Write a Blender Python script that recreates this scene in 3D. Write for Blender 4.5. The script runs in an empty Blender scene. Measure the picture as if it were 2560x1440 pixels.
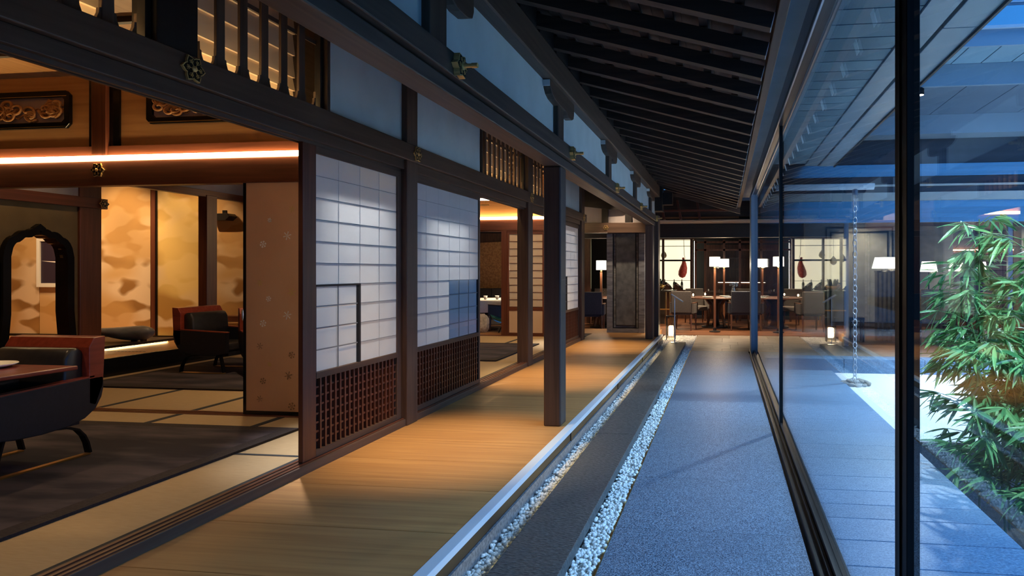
import bpy, math, random
from mathutils import Vector, Matrix
sc = bpy.context.scene
C = sc.collection
RND = random.Random(11)
PI = math.pi

# ------------------------------------------------------------------ camera, world, light, exposure
FPX, VPX, VPY = 1600.0, 1812.0, 677.0            # focal length and corridor vanishing point, in pixels of 2560x1440
_u = (12500 - math.sqrt(12500**2 - 4*FPX*FPX))/2
cd = bpy.data.cameras.new('camera'); cam = bpy.data.objects.new('camera', cd); C.objects.link(cam)
cd.sensor_width = 36; cd.lens = 36*FPX/2560
cd.shift_x = -((VPX-_u)-1280)/2560; cd.shift_y = -(720-VPY)/2560
cam.location = (0, 0, 1.25); cam.rotation_euler = (PI/2, 0, math.atan(_u/FPX))
cd.clip_start = .05; cd.clip_end = 300
sc.camera = cam
sc.view_settings.view_transform = 'Standard'; sc.view_settings.look = 'None'
sc.view_settings.gamma = 1; sc.view_settings.use_curve_mapping = False
sc.view_settings.exposure = 0.12
w = bpy.data.worlds.new('dusk'); sc.world = w; w.use_nodes = True
nt = w.node_tree; nt.nodes.clear()
out = nt.nodes.new('ShaderNodeOutputWorld'); bg = nt.nodes.new('ShaderNodeBackground')
tc = nt.nodes.new('ShaderNodeTexCoord'); sx = nt.nodes.new('ShaderNodeSeparateXYZ'); rp = nt.nodes.new('ShaderNodeValToRGB')
nt.links.new(tc.outputs['Generated'], sx.inputs[0]); nt.links.new(sx.outputs['Z'], rp.inputs[0])
rp.color_ramp.elements[0].position = 0.0; rp.color_ramp.elements[0].color = (.06, .31, .82, 1)
rp.color_ramp.elements[1].position = .75; rp.color_ramp.elements[1].color = (.012, .14, .52, 1)
nt.links.new(rp.outputs[0], bg.inputs[0]); bg.inputs[1].default_value = 1.35
nt.links.new(bg.outputs[0], out.inputs[0])
sd = bpy.data.lights.new('twilight', 'SUN'); sd.energy = 5.4; sd.color = (.34, .62, 1.0); sd.angle = math.radians(44)
so = bpy.data.objects.new('twilight_glow', sd); C.objects.link(so)
so.rotation_euler = Vector((-1, .20, -1.05)).to_track_quat('-Z', 'Y').to_euler()

# ------------------------------------------------------------------ materials
MATS = {}
def nmat(name):
    m = bpy.data.materials.new(name); m.use_nodes = True; MATS[name] = m
    return m, m.node_tree, m.node_tree.nodes['Principled BSDF']
def pm(name, c1, c2=None, rough=.6, scale=(8, 8, 8), metal=0, bump=0, vary=0, detail=5, lo=.35, hi=.65, spec=.5, dist=0, coat=0, kind='noise', bscale=None, bd=.01):
    m, t, b = nmat(name)
    b.inputs['Roughness'].default_value = rough; b.inputs['Metallic'].default_value = metal
    b.inputs['Specular IOR Level'].default_value = spec
    if coat: b.inputs['Coat Weight'].default_value = coat; b.inputs['Coat Roughness'].default_value = .15
    if c2 is None and not vary and not bump:
        b.inputs['Base Color'].default_value = (*c1, 1); return m
    tc = t.nodes.new('ShaderNodeTexCoord'); mp = t.nodes.new('ShaderNodeMapping'); mp.inputs['Scale'].default_value = scale
    t.links.new(tc.outputs['Object'], mp.inputs[0])
    oi = t.nodes.new('ShaderNodeObjectInfo')
    off = t.nodes.new('ShaderNodeVectorMath'); off.operation = 'SCALE'; off.inputs[0].default_value = (37, 51, 23)
    t.links.new(oi.outputs['Random'], off.inputs['Scale']); t.links.new(off.outputs[0], mp.inputs['Location'])
    if kind == 'voronoi':
        n = t.nodes.new('ShaderNodeTexVoronoi'); n.inputs['Scale'].default_value = 1
        fac = n.outputs['Color']
    else:
        n = t.nodes.new('ShaderNodeTexNoise'); n.inputs['Scale'].default_value = 1; n.inputs['Detail'].default_value = detail
        n.inputs['Distortion'].default_value = dist; fac = n.outputs['Fac']
    t.links.new(mp.outputs[0], n.inputs['Vector'])
    r = t.nodes.new('ShaderNodeValToRGB')
    r.color_ramp.elements[0].position = lo; r.color_ramp.elements[1].position = hi
    r.color_ramp.elements[0].color = (*c1, 1); r.color_ramp.elements[1].color = (*(c2 or c1), 1)
    t.links.new(fac, r.inputs[0]); col = r.outputs[0]
    if vary:
        mr = t.nodes.new('ShaderNodeMapRange'); mr.inputs[3].default_value = 1-vary; mr.inputs[4].default_value = 1+vary
        t.links.new(oi.outputs['Random'], mr.inputs[0])
        mx = t.nodes.new('ShaderNodeVectorMath'); mx.operation = 'SCALE'
        t.links.new(col, mx.inputs[0]); t.links.new(mr.outputs[0], mx.inputs['Scale']); col = mx.outputs[0]
    t.links.new(col, b.inputs['Base Color'])
    if bump:
        bp = t.nodes.new('ShaderNodeBump'); bp.inputs['Strength'].default_value = bump; bp.inputs['Distance'].default_value = bd
        if bscale:
            n2 = t.nodes.new('ShaderNodeTexNoise'); n2.inputs['Scale'].default_value = 1; n2.inputs['Detail'].default_value = 4
            mp2 = t.nodes.new('ShaderNodeMapping'); mp2.inputs['Scale'].default_value = bscale
            t.links.new(tc.outputs['Object'], mp2.inputs[0]); t.links.new(mp2.outputs[0], n2.inputs['Vector'])
            t.links.new(n2.outputs['Fac'], bp.inputs['Height'])
        else: t.links.new(fac, bp.inputs['Height'])
        t.links.new(bp.outputs[0], b.inputs['Normal'])
    return m
def wood(name, c1, c2, axis='y', rough=.5, vary=.12, bump=.08, s=1, coat=0):
    L = {'x': (1.2, 28, 28), 'y': (28, 1.2, 28), 'z': (28, 28, 1.2)}[axis]
    return pm(name, c1, c2, rough, tuple(q*s for q in L), bump=bump, vary=vary, dist=.6, lo=.3, hi=.7, coat=coat, bd=.004)
for ax in 'xyz':
    wood('frame_'+ax, (.066, .036, .023), (.122, .070, .046), ax, .5)          # weathered dark timber of the gallery
    wood('red_'+ax, (.085, .024, .012), (.150, .046, .022), ax, .38)            # reddish inner timber
    wood('honey_'+ax, (.42, .20, .07), (.55, .29, .11), ax, .45)               # pale inner boards
    wood('black_'+ax, (.010, .008, .008), (.022, .016, .014), ax, .45)
    wood('rafter_'+ax, (.030, .018, .013), (.070, .040, .026), ax, .6)
wood('deck', (.38, .178, .056), (.52, .27, .092), 'x', .5, vary=.10, bump=.05)
wood('dining_floor', (.10, .038, .018), (.20, .085, .04), 'x', .28, vary=.3)
pm('plaster', (.56, .60, .58), (.64, .68, .66), .9, (3, 3, 3), bump=.05)
pm('plaster_grey', (.30, .26, .26), (.34, .30, .30), .9, (3, 3, 3))
pm('cream_board', (.60, .43, .29), (.65, .48, .34), .8, (2, 2, 2))
pm('salmon', (.62, .335, .185), (.66, .37, .21), .8, (2, 2, 2))
pm('kumiko', (.30, .31, .31), rough=.8)
pm('blind_paper', (.62, .66, .70), rough=.5)
pm('granite', (.030, .055, .095), (.27, .36, .47), .42, (160, 160, 160), detail=3, lo=.40, hi=.64, bump=.25, vary=.04, bd=.003)  # blue of the dusk light is mixed into the granite colour
pm('granite_out', (.065, .15, .27), (.235, .39, .57), .45, (70, 190, 90), detail=3, lo=.35, hi=.72, bump=.25, vary=.06, bd=.003)  # outdoor slabs carry the blue dusk light in their colour too
pm('kerb_stone', (.09, .10, .12), (.22, .24, .27), .55, (60, 60, 60), bump=.3, bd=.004)
pm('step_stone', (.026, .028, .030), (.13, .134, .134), .42, (42, 95, 42), detail=4, lo=.3, hi=.7, bump=.9, bd=.012)
pm('pebble', (.70, .70, .68), (.92, .92, .90), .7, (30, 30, 30), vary=.08)
pm('court_gravel', (.60, .64, .68), (.86, .88, .90), .9, (120, 120, 120), bump=.6, bd=.01)
pm('soil', (.012, .012, .011), (.03, .028, .024), .95, (14, 14, 14), bump=.6)
pm('paver', (.20, .16, .13), (.30, .25, .20), .4, (5, 9, 5), vary=.18)
pm('slate_pillar', (.15, .15, .16), (.36, .36, .37), .55, (3, 3, 16), detail=8, lo=.35, hi=.75, bump=.5, bd=.01, dist=1.2)
pm('slate_inset', (.11, .115, .115), (.19, .195, .19), .6, (9, 9, 9), bump=.2)
pm('pale_stone', (.34, .33, .29), (.46, .45, .40), .6, (4, 4, 6), bump=.1)
pm('black_line', (.008, .008, .009), rough=.4)
pm('tatami', (.36, .255, .13), (.44, .325, .18), .75, (14, 330, 20), bump=.5, lo=.3, hi=.7, bd=.004)
pm('heri', (.012, .016, .022), (.02, .026, .034), .8, (60, 60, 60))
pm('rug', (.013, .011, .020), (.062, .050, .060), .95, (1.5, 5.5, 5), bump=.3, lo=.42, hi=.62, detail=6)
pm('rug_border', (.018, .013, .014), (.03, .022, .022), .95, (80, 80, 80), bump=.4)
pm('leather', (.014, .014, .016), (.024, .023, .025), .34, (20, 20, 20), bump=.05)
pm('navy', (.004, .005, .011), (.007, .008, .018), .5, (60, 60, 60))
pm('mahogany', (.20, .028, .014), (.29, .05, .026), .3, (30, 3, 30), coat=.3)
pm('lacquer', (.006, .006, .007), rough=.16, spec=.3)
pm('iron', (.012, .012, .013), rough=.4, metal=.6)
pm('bronze_frame', (.022, .02, .02), (.03, .028, .028), .32, (2, 2, 2), metal=.4)
pm('mullion_black', (.006, .006, .006), rough=.5, spec=.15)
pm('alu_blue', (.22, .29, .37), (.27, .34, .42), .38, (1.5, 1.5, 1.5), metal=.35)
pm('alu_edge', (.66, .76, .86), rough=.4, metal=.0)
pm('fascia_panel', (.34, .44, .52), (.40, .50, .58), .4, (1, 1, 1), metal=.2)
pm('soffit_plank', (.24, .38, .46), (.31, .46, .54), .5, (4, 1, 4), vary=.08)  # blue dusk light put into the plank colour
pm('glossy_band', (.40, .48, .55), (.55, .62, .68), .12, (.5, 9, 24), metal=.85)
pm('pale_band', (.62, .62, .58), (.68, .68, .64), .6, (1, 1, 1))
pm('dark_band', (.05, .06, .075), (.08, .09, .11), .4, (.5, 4, 10), metal=.4)
pm('brass', (.75, .48, .16), rough=.28, metal=1)
pm('gold', (.85, .58, .22), rough=.42, metal=.55)
pm('gilt_dark', (.02, .017, .012), rough=.35, metal=.4)
pm('steel', (.74, .77, .82), rough=.28, metal=.9)
pm('porcelain', (.90, .90, .89), rough=.25)
pm('white_frame', (.80, .78, .74), rough=.5)
pm('cloth', (.72, .66, .58), (.78, .72, .64), .9, (40, 40, 40))
pm('upholstery', (.045, .038, .036), (.07, .06, .056), .8, (70, 70, 70), bump=.2)
pm('upholstery_navy', (.022, .028, .045), (.035, .042, .065), .8, (70, 70, 70), bump=.2)
pm('taupe', (.10, .082, .072), (.13, .11, .098), .85, (70, 70, 70), bump=.2)
pm('walnut', (.06, .024, .014), (.12, .05, .028), .35, (20, 20, 3))
pm('ham', (.42, .025, .018), (.60, .10, .07), .55, (26, 26, 26), bump=.4)
pm('cheese', (.30, .22, .13), (.42, .32, .20), .7, (18, 18, 18))
pm('bottle', (.010, .018, .012), rough=.12, spec=.8)
pm('bottle_label', (.75, .70, .60), rough=.7)
pm('river_stone', (.20, .19, .17), (.40, .37, .32), .7, (9, 9, 9), bump=.3, vary=.2)
pm('whale_stone', (.13, .14, .15), (.23, .24, .25), .4, (4, 14, 14), bump=.1)
pm('quartz', (.40, .37, .32), (.72, .68, .62), .6, (16, 16, 16), bump=.9, bd=.03)
pm('teal', (.02, .10, .10), (.05, .20, .19), .3, (20, 20, 20), bump=.4)
pm('carving', (.32, .14, .045), (.55, .28, .10), .45, (22, 22, 22), bump=.3)
wood('lamp_wood', (.16, .06, .03), (.24, .10, .05), 'z', .4)
pm('olive_wall', (.13, .085, .03), (.18, .12, .045), .7, (3, 3, 3))
wood('pale_slat', (.55, .38, .24), (.66, .48, .32), 'x')
pm('mauve_board', (.42, .34, .33), rough=.8)
pm('ink', (.030, .022, .045), rough=.4)
pm('culm', (.03, .10, .03), (.06, .16, .05), .4, (10, 10, 3))
pm('snow_white', (.78, .72, .66), rough=.6)
pm('snow_gold', (.62, .42, .13), rough=.4, metal=.4)
pm('snow_brown', (.30, .17, .08), rough=.6)
pm('smoked', (.03, .028, .026), rough=.15)
def em(name, c, s):
    m, t, b = nmat(name)
    b.inputs['Base Color'].default_value = (*c, 1); b.inputs['Emission Color'].default_value = (*c, 1); b.inputs['Emission Strength'].default_value = s
em('led_warm', (1, .70, .33), 26)
em('led_strip', (1, .74, .34), 22)
em('led_edge', (1, .80, .32), 9)
em('led_white', (1, .93, .78), 6)
em('shade', (1, .86, .66), 4.5)
em('shade_soft', (1, .82, .60), 2.2)
em('cellar_wall', (1, .93, .66), .95)
em('bulb', (1, .78, .50), 26)
em('downlight', (1, .85, .62), 10)
em('neon', (.95, .95, .45), 5)
# leaf: two tones, a little translucency
def leafmat(name, c1, c2):
    m, t, b = nmat(name); oi = t.nodes.new('ShaderNodeObjectInfo'); gm = t.nodes.new('ShaderNodeNewGeometry')
    r = t.nodes.new('ShaderNodeValToRGB'); r.color_ramp.elements[0].color = (*c1, 1); r.color_ramp.elements[1].color = (*c2, 1)
    ad = t.nodes.new('ShaderNodeMath'); ad.operation = 'ADD'; fr = t.nodes.new('ShaderNodeMath'); fr.operation = 'FRACT'
    t.links.new(oi.outputs['Random'], ad.inputs[0]); t.links.new(gm.outputs['Random Per Island'], ad.inputs[1]); t.links.new(ad.outputs[0], fr.inputs[0])
    t.links.new(fr.outputs[0], r.inputs[0]); t.links.new(r.outputs[0], b.inputs['Base Color']); b.inputs['Roughness'].default_value = .38
    tr = t.nodes.new('ShaderNodeBsdfTranslucent'); t.links.new(r.outputs[0], tr.inputs[0])
    mx = t.nodes.new('ShaderNodeMixShader'); mx.inputs[0].default_value = .3
    t.links.new(b.outputs[0], mx.inputs[1]); t.links.new(tr.outputs[0], mx.inputs[2]); t.links.new(mx.outputs[0], t.nodes['Material Output'].inputs[0])
leafmat('leaf', (.03, .17, .06), (.20, .46, .17))
# paper: diffuse + translucent
def papermat(name, c, tr_w):
    m, t, b = nmat(name); b.inputs['Base Color'].default_value = (*c, 1); b.inputs['Roughness'].default_value = .75
    n = t.nodes.new('ShaderNodeTexNoise'); n.inputs['Scale'].default_value = 9; n.inputs['Detail'].default_value = 4
    r = t.nodes.new('ShaderNodeValToRGB'); r.color_ramp.elements[0].color = (*[q*.93 for q in c], 1); r.color_ramp.elements[1].color = (*c, 1)
    tc = t.nodes.new('ShaderNodeTexCoord'); t.links.new(tc.outputs['Object'], n.inputs['Vector'])
    t.links.new(n.outputs['Fac'], r.inputs[0]); t.links.new(r.outputs[0], b.inputs['Base Color'])
    tr = t.nodes.new('ShaderNodeBsdfTranslucent'); t.links.new(r.outputs[0], tr.inputs[0])
    mx = t.nodes.new('ShaderNodeMixShader'); mx.inputs[0].default_value = tr_w
    t.links.new(b.outputs[0], mx.inputs[1]); t.links.new(tr.outputs[0], mx.inputs[2]); t.links.new(mx.outputs[0], t.nodes['Material Output'].inputs[0])
papermat('paper', (.86, .87, .86), .45)
papermat('paper_warm', (.80, .68, .54), .35)
# clear glass: transparent with Schlick reflection
def glassmat(name, tint, gain=1.0):
    m, t, b = nmat(name); t.nodes.remove(b)
    g = t.nodes.new('ShaderNodeNewGeometry'); d = t.nodes.new('ShaderNodeVectorMath'); d.operation = 'DOT_PRODUCT'
    t.links.new(g.outputs['Normal'], d.inputs[0]); t.links.new(g.outputs['Incoming'], d.inputs[1])
    def mth(op, a, bb):
        n = t.nodes.new('ShaderNodeMath'); n.operation = op
        for i, q in enumerate((a, bb)):
            if q is None: continue
            if isinstance(q, (int, float)): n.inputs[i].default_value = q
            else: t.links.new(q, n.inputs[i])
        return n.outputs[0]
    c = mth('ABSOLUTE', d.outputs['Value'], None); k = mth('POWER', mth('SUBTRACT', 1, c), 5)
    F = mth('MULTIPLY', mth('ADD', mth('MULTIPLY', k, .96), .04), gain)
    F = mth('MINIMUM', F, .98)
    tr = t.nodes.new('ShaderNodeBsdfTransparent'); tr.inputs[0].default_value = (*tint, 1)
    gl = t.nodes.new('ShaderNodeBsdfGlossy'); gl.inputs['Roughness'].default_value = 0.0
    mx = t.nodes.new('ShaderNodeMixShader'); t.links.new(F, mx.inputs[0]); t.links.new(tr.outputs[0], mx.inputs[1]); t.links.new(gl.outputs[0], mx.inputs[2])
    t.links.new(mx.outputs[0], t.nodes['Material Output'].inputs[0])
glassmat('glass', (.93, .97, .99)); glassmat('lamp_glass', (.9, .88, .84), .8)
# gilded cloud painting on paper
def cloudmat(name, base, cloud, gold, seed):
    m, t, b = nmat(name); tc = t.nodes.new('ShaderNodeTexCoord')
    mp = t.nodes.new('ShaderNodeMapping'); mp.inputs['Scale'].default_value = (1.5, 1.5, 3.0); mp.inputs['Location'].default_value = (seed, 0, seed*.7)
    t.links.new(tc.outputs['Object'], mp.inputs[0])
    n = t.nodes.new('ShaderNodeTexNoise'); n.inputs['Scale'].default_value = 1.25; n.inputs['Detail'].default_value = 1.2; n.inputs['Distortion'].default_value = 0
    t.links.new(mp.outputs[0], n.inputs['Vector'])
    r = t.nodes.new('ShaderNodeValToRGB'); r.color_ramp.elements[0].position = .50; r.color_ramp.elements[1].position = .56
    r.color_ramp.elements[0].color = (*base, 1); r.color_ramp.elements[1].color = (*cloud, 1)
    t.links.new(n.outputs['Fac'], r.inputs[0])
    n2 = t.nodes.new('ShaderNodeTexNoise'); n2.inputs['Scale'].default_value = .8; mp2 = t.nodes.new('ShaderNodeMapping'); mp2.inputs['Location'].default_value = (9+seed, 3, 5); mp2.inputs['Scale'].default_value = (1, 1, 1.6)
    t.links.new(tc.outputs['Object'], mp2.inputs[0]); t.links.new(mp2.outputs[0], n2.inputs['Vector'])
    r2 = t.nodes.new('ShaderNodeValToRGB'); r2.color_ramp.elements[0].position = .48; r2.color_ramp.elements[1].position = .62
    r2.color_ramp.elements[0].color = (0, 0, 0, 1); r2.color_ramp.elements[1].color = (.8, .8, .8, 1)
    t.links.new(n2.outputs['Fac'], r2.inputs[0])
    mx = t.nodes.new('ShaderNodeMix'); mx.data_type = 'RGBA'
    t.links.new(r2.outputs[0], mx.inputs[0]); t.links.new(r.outputs[0], mx.inputs[6]); mx.inputs[7].default_value = (*gold, 1)
    t.links.new(mx.outputs[2], b.inputs['Base Color']); b.inputs['Roughness'].default_value = .5
cloudmat('clouds_a', (.74, .56, .37), (.30, .15, .045), (.58, .34, .12), 1.3)
cloudmat('clouds_b', (.68, .50, .30), (.42, .23, .06), (.76, .54, .18), 4.1)

# ------------------------------------------------------------------ mesh helpers
class MB:
    def __init__(s): s.v = []; s.f = []
    def add(s, v, f):
        n = len(s.v); s.v += [tuple(q) for q in v]; s.f += [tuple(i+n for i in q) for q in f]; return s
    def box(s, x0, x1, y0, y1, z0, z1):
        return s.add([(x0, y0, z0), (x1, y0, z0), (x1, y1, z0), (x0, y1, z0), (x0, y0, z1), (x1, y0, z1), (x1, y1, z1), (x0, y1, z1)],
                     [(0, 3, 2, 1), (4, 5, 6, 7), (0, 1, 5, 4), (1, 2, 6, 5), (2, 3, 7, 6), (3, 0, 4, 7)])
    def prism(s, pts, axis, a0, a1):
        """2-D outline extruded along an axis: x -> (y,z), y -> (x,z), z -> (x,y)"""
        def p(u, v, a): return {'x': (a, u, v), 'y': (u, a, v), 'z': (u, v, a)}[axis]
        n = len(pts); v = [p(u, q, a0) for u, q in pts]+[p(u, q, a1) for u, q in pts]
        f = [tuple(range(n))[::-1], tuple(range(n, 2*n))]+[(i, (i+1) % n, n+(i+1) % n, n+i) for i in range(n)]
        return s.add(v, f)
    def tube(s, path, r, n=8, cap=True):
        path = [Vector(p) for p in path]; rs = r if isinstance(r, (list, tuple)) else [r]*len(path)
        up = None; base = len(s.v); vs = []
        for i, p in enumerate(path):
            d = (path[min(i+1, len(path)-1)]-path[max(i-1, 0)]).normalized()
            if up is None: up = Vector((0, 0, 1)) if abs(d.z) < .9 else Vector((1, 0, 0))
            a = d.cross(up); a.normalize(); b = a.cross(d).normalized(); up = b
            for k in range(n):
                t = 2*PI*k/n; vs.append(p+(a*math.cos(t)+b*math.sin(t))*rs[i])
        f = []
        for i in range(len(path)-1):
            for k in range(n): f.append((i*n+k, i*n+(k+1) % n, (i+1)*n+(k+1) % n, (i+1)*n+k))
        if cap: f += [tuple(range(n))[::-1], tuple((len(path)-1)*n+k for k in range(n))]
        return s.add(vs, f)
    def bar(s, path, w, t, wdir=(1, 0, 0)):
        """flat strip swept along a path: width w along wdir, thickness t"""
        path = [Vector(p) for p in path]; W = Vector(wdir).normalized(); vs = []
        for i, p in enumerate(path):
            d = (path[min(i+1, len(path)-1)]-path[max(i-1, 0)]).normalized(); nn = d.cross(W).normalized()
            vs += [p-W*w/2-nn*t/2, p+W*w/2-nn*t/2, p+W*w/2+nn*t/2, p-W*w/2+nn*t/2]
        f = [(3, 2, 1, 0), tuple(4*(len(path)-1)+k for k in range(4))]
        for i in range(len(path)-1):
            for k in range(4): f.append((4*i+k, 4*i+(k+1) % 4, 4*i+4+(k+1) % 4, 4*i+4+k))
        return s.add(vs, f)
    def lathe(s, prof, n=20, c=(0, 0, 0)):
        vs = []; f = []
        for r, z in prof:
            for k in range(n): t = 2*PI*k/n; vs.append((c[0]+r*math.cos(t), c[1]+r*math.sin(t), c[2]+z))
        m = len(prof)
        for i in range(m-1):
            for k in range(n): f.append((i*n+k, i*n+(k+1) % n, (i+1)*n+(k+1) % n, (i+1)*n+k))
        f += [tuple(range(n))[::-1], tuple((m-1)*n+k for k in range(n))]
        return s.add(vs, f)
    def blob(s, c, r, nu=8, nv=6, jit=0, rnd=RND):
        vs = [(c[0], c[1], c[2]-r[2])]; f = []
        for i in range(1, nv):
            p = PI*i/nv-PI/2
            for k in range(nu):
                t = 2*PI*k/nu; j = 1+rnd.uniform(-jit, jit)
                vs.append((c[0]+r[0]*math.cos(p)*math.cos(t)*j, c[1]+r[1]*math.cos(p)*math.sin(t)*j, c[2]+r[2]*math.sin(p)*j))
        vs.append((c[0], c[1], c[2]+r[2])); T = len(vs)-1
        for k in range(nu): f.append((0, 1+(k+1) % nu, 1+k)); f.append((T, T-nu+k, T-nu+(k+1) % nu))
        for i in range(nv-2):
            for k in range(nu): a = 1+i*nu; f.append((a+k, a+(k+1) % nu, a+nu+(k+1) % nu, a+nu+k))
        return s.add(vs, f)
    def mesh(s, name, smooth=False):
        me = bpy.data.meshes.new(name); me.from_pydata(s.v, [], s.f); me.update()
        if smooth: me.polygons.foreach_set('use_smooth', [True]*len(me.polygons))
        return me
def ob(name, mb, mat, parent=None, smooth=False, bev=0, loc=None, rot=None):
    me = mb.mesh(name, smooth) if isinstance(mb, MB) else mb
    if mat and not me.materials: me.materials.append(MATS[mat])
    o = bpy.data.objects.new(name, me); C.objects.link(o)
    if parent: o.parent = parent
    if loc: o.location = loc
    if rot: o.rotation_euler = rot
    if bev:
        md = o.modifiers.new('bevel', 'BEVEL'); md.width = bev; md.segments = 2; md.limit_method = 'ANGLE'; md.angle_limit = .7
    return o
def bx(name, b, mat, parent=None, bev=0): return ob(name, MB().box(*b), mat, parent, bev=bev)
def tag(o, label, cat, group=None, kind=None):
    o['label'] = label; o['category'] = cat
    if group: o['group'] = group
    if kind: o['kind'] = kind
    return o
def th(name, label, cat, loc=(0, 0, 0), rz=0, group=None, kind=None):
    o = bpy.data.objects.new(name, None); C.objects.link(o); o.empty_display_size = .1
    o.location = loc; o.rotation_euler = (0, 0, rz)
    return tag(o, label, cat, group, kind)
def st(name, label, cat='structure'): return th(name, label, cat, kind='structure')
def dup(root, loc, rz=None, label=None, group=None):
    r = root.copy(); C.objects.link(r); r.location = loc
    if rz is not None: r.rotation_euler = (0, 0, rz)
    if label: r['label'] = label
    if group: r['group'] = group
    for ch in list(root.children):
        c = ch.copy(); C.objects.link(c); c.parent = r; c.matrix_parent_inverse = ch.matrix_parent_inverse.copy()
        for g in list(ch.children): d = g.copy(); C.objects.link(d); d.parent = c
    return r
def spot(name, loc, to, power, deg, color, blend=.5, size=.05, parent=None):
    l = bpy.data.lights.new(name, 'SPOT'); l.energy = power; l.spot_size = math.radians(deg); l.spot_blend = blend; l.color = color; l.shadow_soft_size = size
    o = bpy.data.objects.new(name, l); C.objects.link(o); o.location = loc
    o.rotation_euler = (Vector(to)-Vector(loc)).to_track_quat('-Z', 'Y').to_euler()
    if parent: o.parent = parent
    return o
def point(name, loc, power, color, size=.08, parent=None):
    l = bpy.data.lights.new(name, 'POINT'); l.energy = power; l.color = color; l.shadow_soft_size = size
    o = bpy.data.objects.new(name, l); C.objects.link(o); o.location = loc
    if parent: o.parent = parent
    return o
def arealight(name, loc, to, power, sx, sy, color, parent=None):
    l = bpy.data.lights.new(name, 'AREA'); l.shape = 'RECTANGLE'; l.size = sx; l.size_y = sy; l.energy = power; l.color = color
    o = bpy.data.objects.new(name, l); C.objects.link(o); o.location = loc
    o.rotation_euler = (Vector(to)-Vector(loc)).to_track_quat('-Z', 'Y').to_euler()
    if parent: o.parent = parent
    return o
WARM = (1, .66, .34); WARM2 = (1, .76, .50)

# ================================================================== THE SETTING
# ---- veranda floor: wide boards laid across, pale edge strip, dark fascia
fv = st('floor_veranda', 'wide honey-coloured plank floor of the open gallery beside the paper screens', 'veranda floor')
ys = [-.9, -.3, .28, .82, 1.36, 1.88, 2.40, 2.904, 3.484, 4.004, 4.475, 5.168, 5.678, 6.175, 6.75, 7.3, 7.9, 8.5, 9.1, 9.7, 10.3, 10.9, 11.5, 12.1, 12.55]
for a, b in zip(ys, ys[1:]):
    bx('floor_board', (-2.62, -1.266, a+.0015, b-.0015, -.04, 0), 'deck', fv, bev=.002)
bx('edge_strip', (-1.264, -1.204, -.9, 12.5, -.03, .006), 'alu_edge', fv, bev=.002)
bx('fascia', (-1.30, -1.212, -.9, 12.5, -.096, -.031), 'black_y', fv)
for y in (4.95, 7.2, 9.4, 11.5): bx('fascia_cleat', (-1.213, -1.205, y, y+.05, -.15, -.03), 'black_z', fv)
bx('base_kerb', (-1.32, -1.2, -.9, 12.5, -.30, -.097), 'kerb_stone', fv)
bx('sub_floor', (-2.62, -1.32, -.9, 12.55, -.30, -.041), 'black_y', fv)
# ---- granite path inside, gravel trench
fp = st('floor', 'speckled dusk-tinted granite corridor path beside the glass wall', 'granite path')
y = -.9
while y < 11.3:
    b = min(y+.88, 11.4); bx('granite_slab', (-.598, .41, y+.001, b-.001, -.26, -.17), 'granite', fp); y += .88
bx('brass_edge', (-.610, -.599, -.9, 11.4, -.26, -.166), 'brass', fp)
tr = st('trench_bed', 'sunken bed under the white pebbles beside the stepping stone', 'trench')
bx('bed', (-1.32, -.611, -.9, 14.3, -.32, -.215), 'court_gravel', tr)
# ---- pavers and timber floor of the dining hall
fd = st('floor_dining', 'reddish timber strip floor and stone pavers of the dining hall at the far end', 'dining floor')
y = 11.402
for i, d in enumerate((.34, .62, .5, .7, .6)):
    x = -.6 if y < 13.7 else -3.2
    k = 0
    while x < 1.9:
        wd = (.55, .85, .7)[(i*2+k) % 3]; x1 = min(x+wd, 2.0)
        bx('paver', (x+.002, x1-.002, y+.002, y+d-.002, -.26, -.17), 'paver', fd); x = x1; k += 1
    y += d
ye = y
for i in range(40):
    bx('floor_strip', (-14, 9, ye+i*.16+.002, ye+(i+1)*.16-.002, -.22, -.168), 'dining_floor', fd)
bx('sub_floor', (-14, 9, ye-.02, 24, -.5, -.225), 'black_x', fd)
bx('landing_step', (-3.4, -1.33, 12.55, 13.6, -.30, 0), 'deck', fd, bev=.004)
bx('left_floor', (-14, -2.62, 13.2, ye, -.3, -.17), 'dining_floor', fd)

# ---- left building: posts, lintel, sill, plaster, everything between gallery and rooms
wl = st('wall_left', 'dark timber framed wall of the gallery with plaster panels over a lintel', 'timber wall')
SX = -2.55
for (a, b, z0) in ((4.87, 5.05, 0), (8.08, 8.28, 0), (11.22, 11.46, 0)):
    bx('post', (SX-.14, SX+.012, a, b, z0, 2.95), 'frame_z', wl, bev=.006)
for (a, b) in ((2.60, 2.83), (.9, 1.05)): bx('post', (SX-.14, SX-.01, a, b, 2.2, 2.95), 'black_z', wl, bev=.004)
bx('lintel', (SX-.12, SX+.02, -.9, 11.6, 2.145, 2.283), 'frame_y', wl, bev=.006)
bx('door_head', (SX-.13, SX-.012, -.9, 11.2, 2.07, 2.144), 'frame_y', wl, bev=.003)
for x in (-.10, -.06): bx('head_groove_rib', (SX+x, SX+x+.018, -.9, 11.2, 2.05, 2.07), 'frame_y', wl)
bx('top_rail', (SX-.12, SX, -.9, 11.6, 2.90, 3.05), 'frame_y', wl)
bx('sill', (SX-.13, SX+.0, -.9, 11.2, -.02, .055), 'frame_y', wl, bev=.004)
for x in (-.105, -.065, -.03): bx('sill_rib', (SX+x, SX+x+.016, -.9, 11.2, .055, .061), 'red_y', wl)
for (a, b) in ((3.885, 4.87), (5.05, 6.53), (9.62, 11.22)): bx('plaster_panel', (SX-.08, SX-.035, a, b, 2.283, 2.90), 'plaster', wl)
for yy in (3.86, 6.53, 9.58): bx('mullion', (SX-.10, SX-.01, yy, yy+.03, 2.283, 2.90), 'frame_z', wl)
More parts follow.
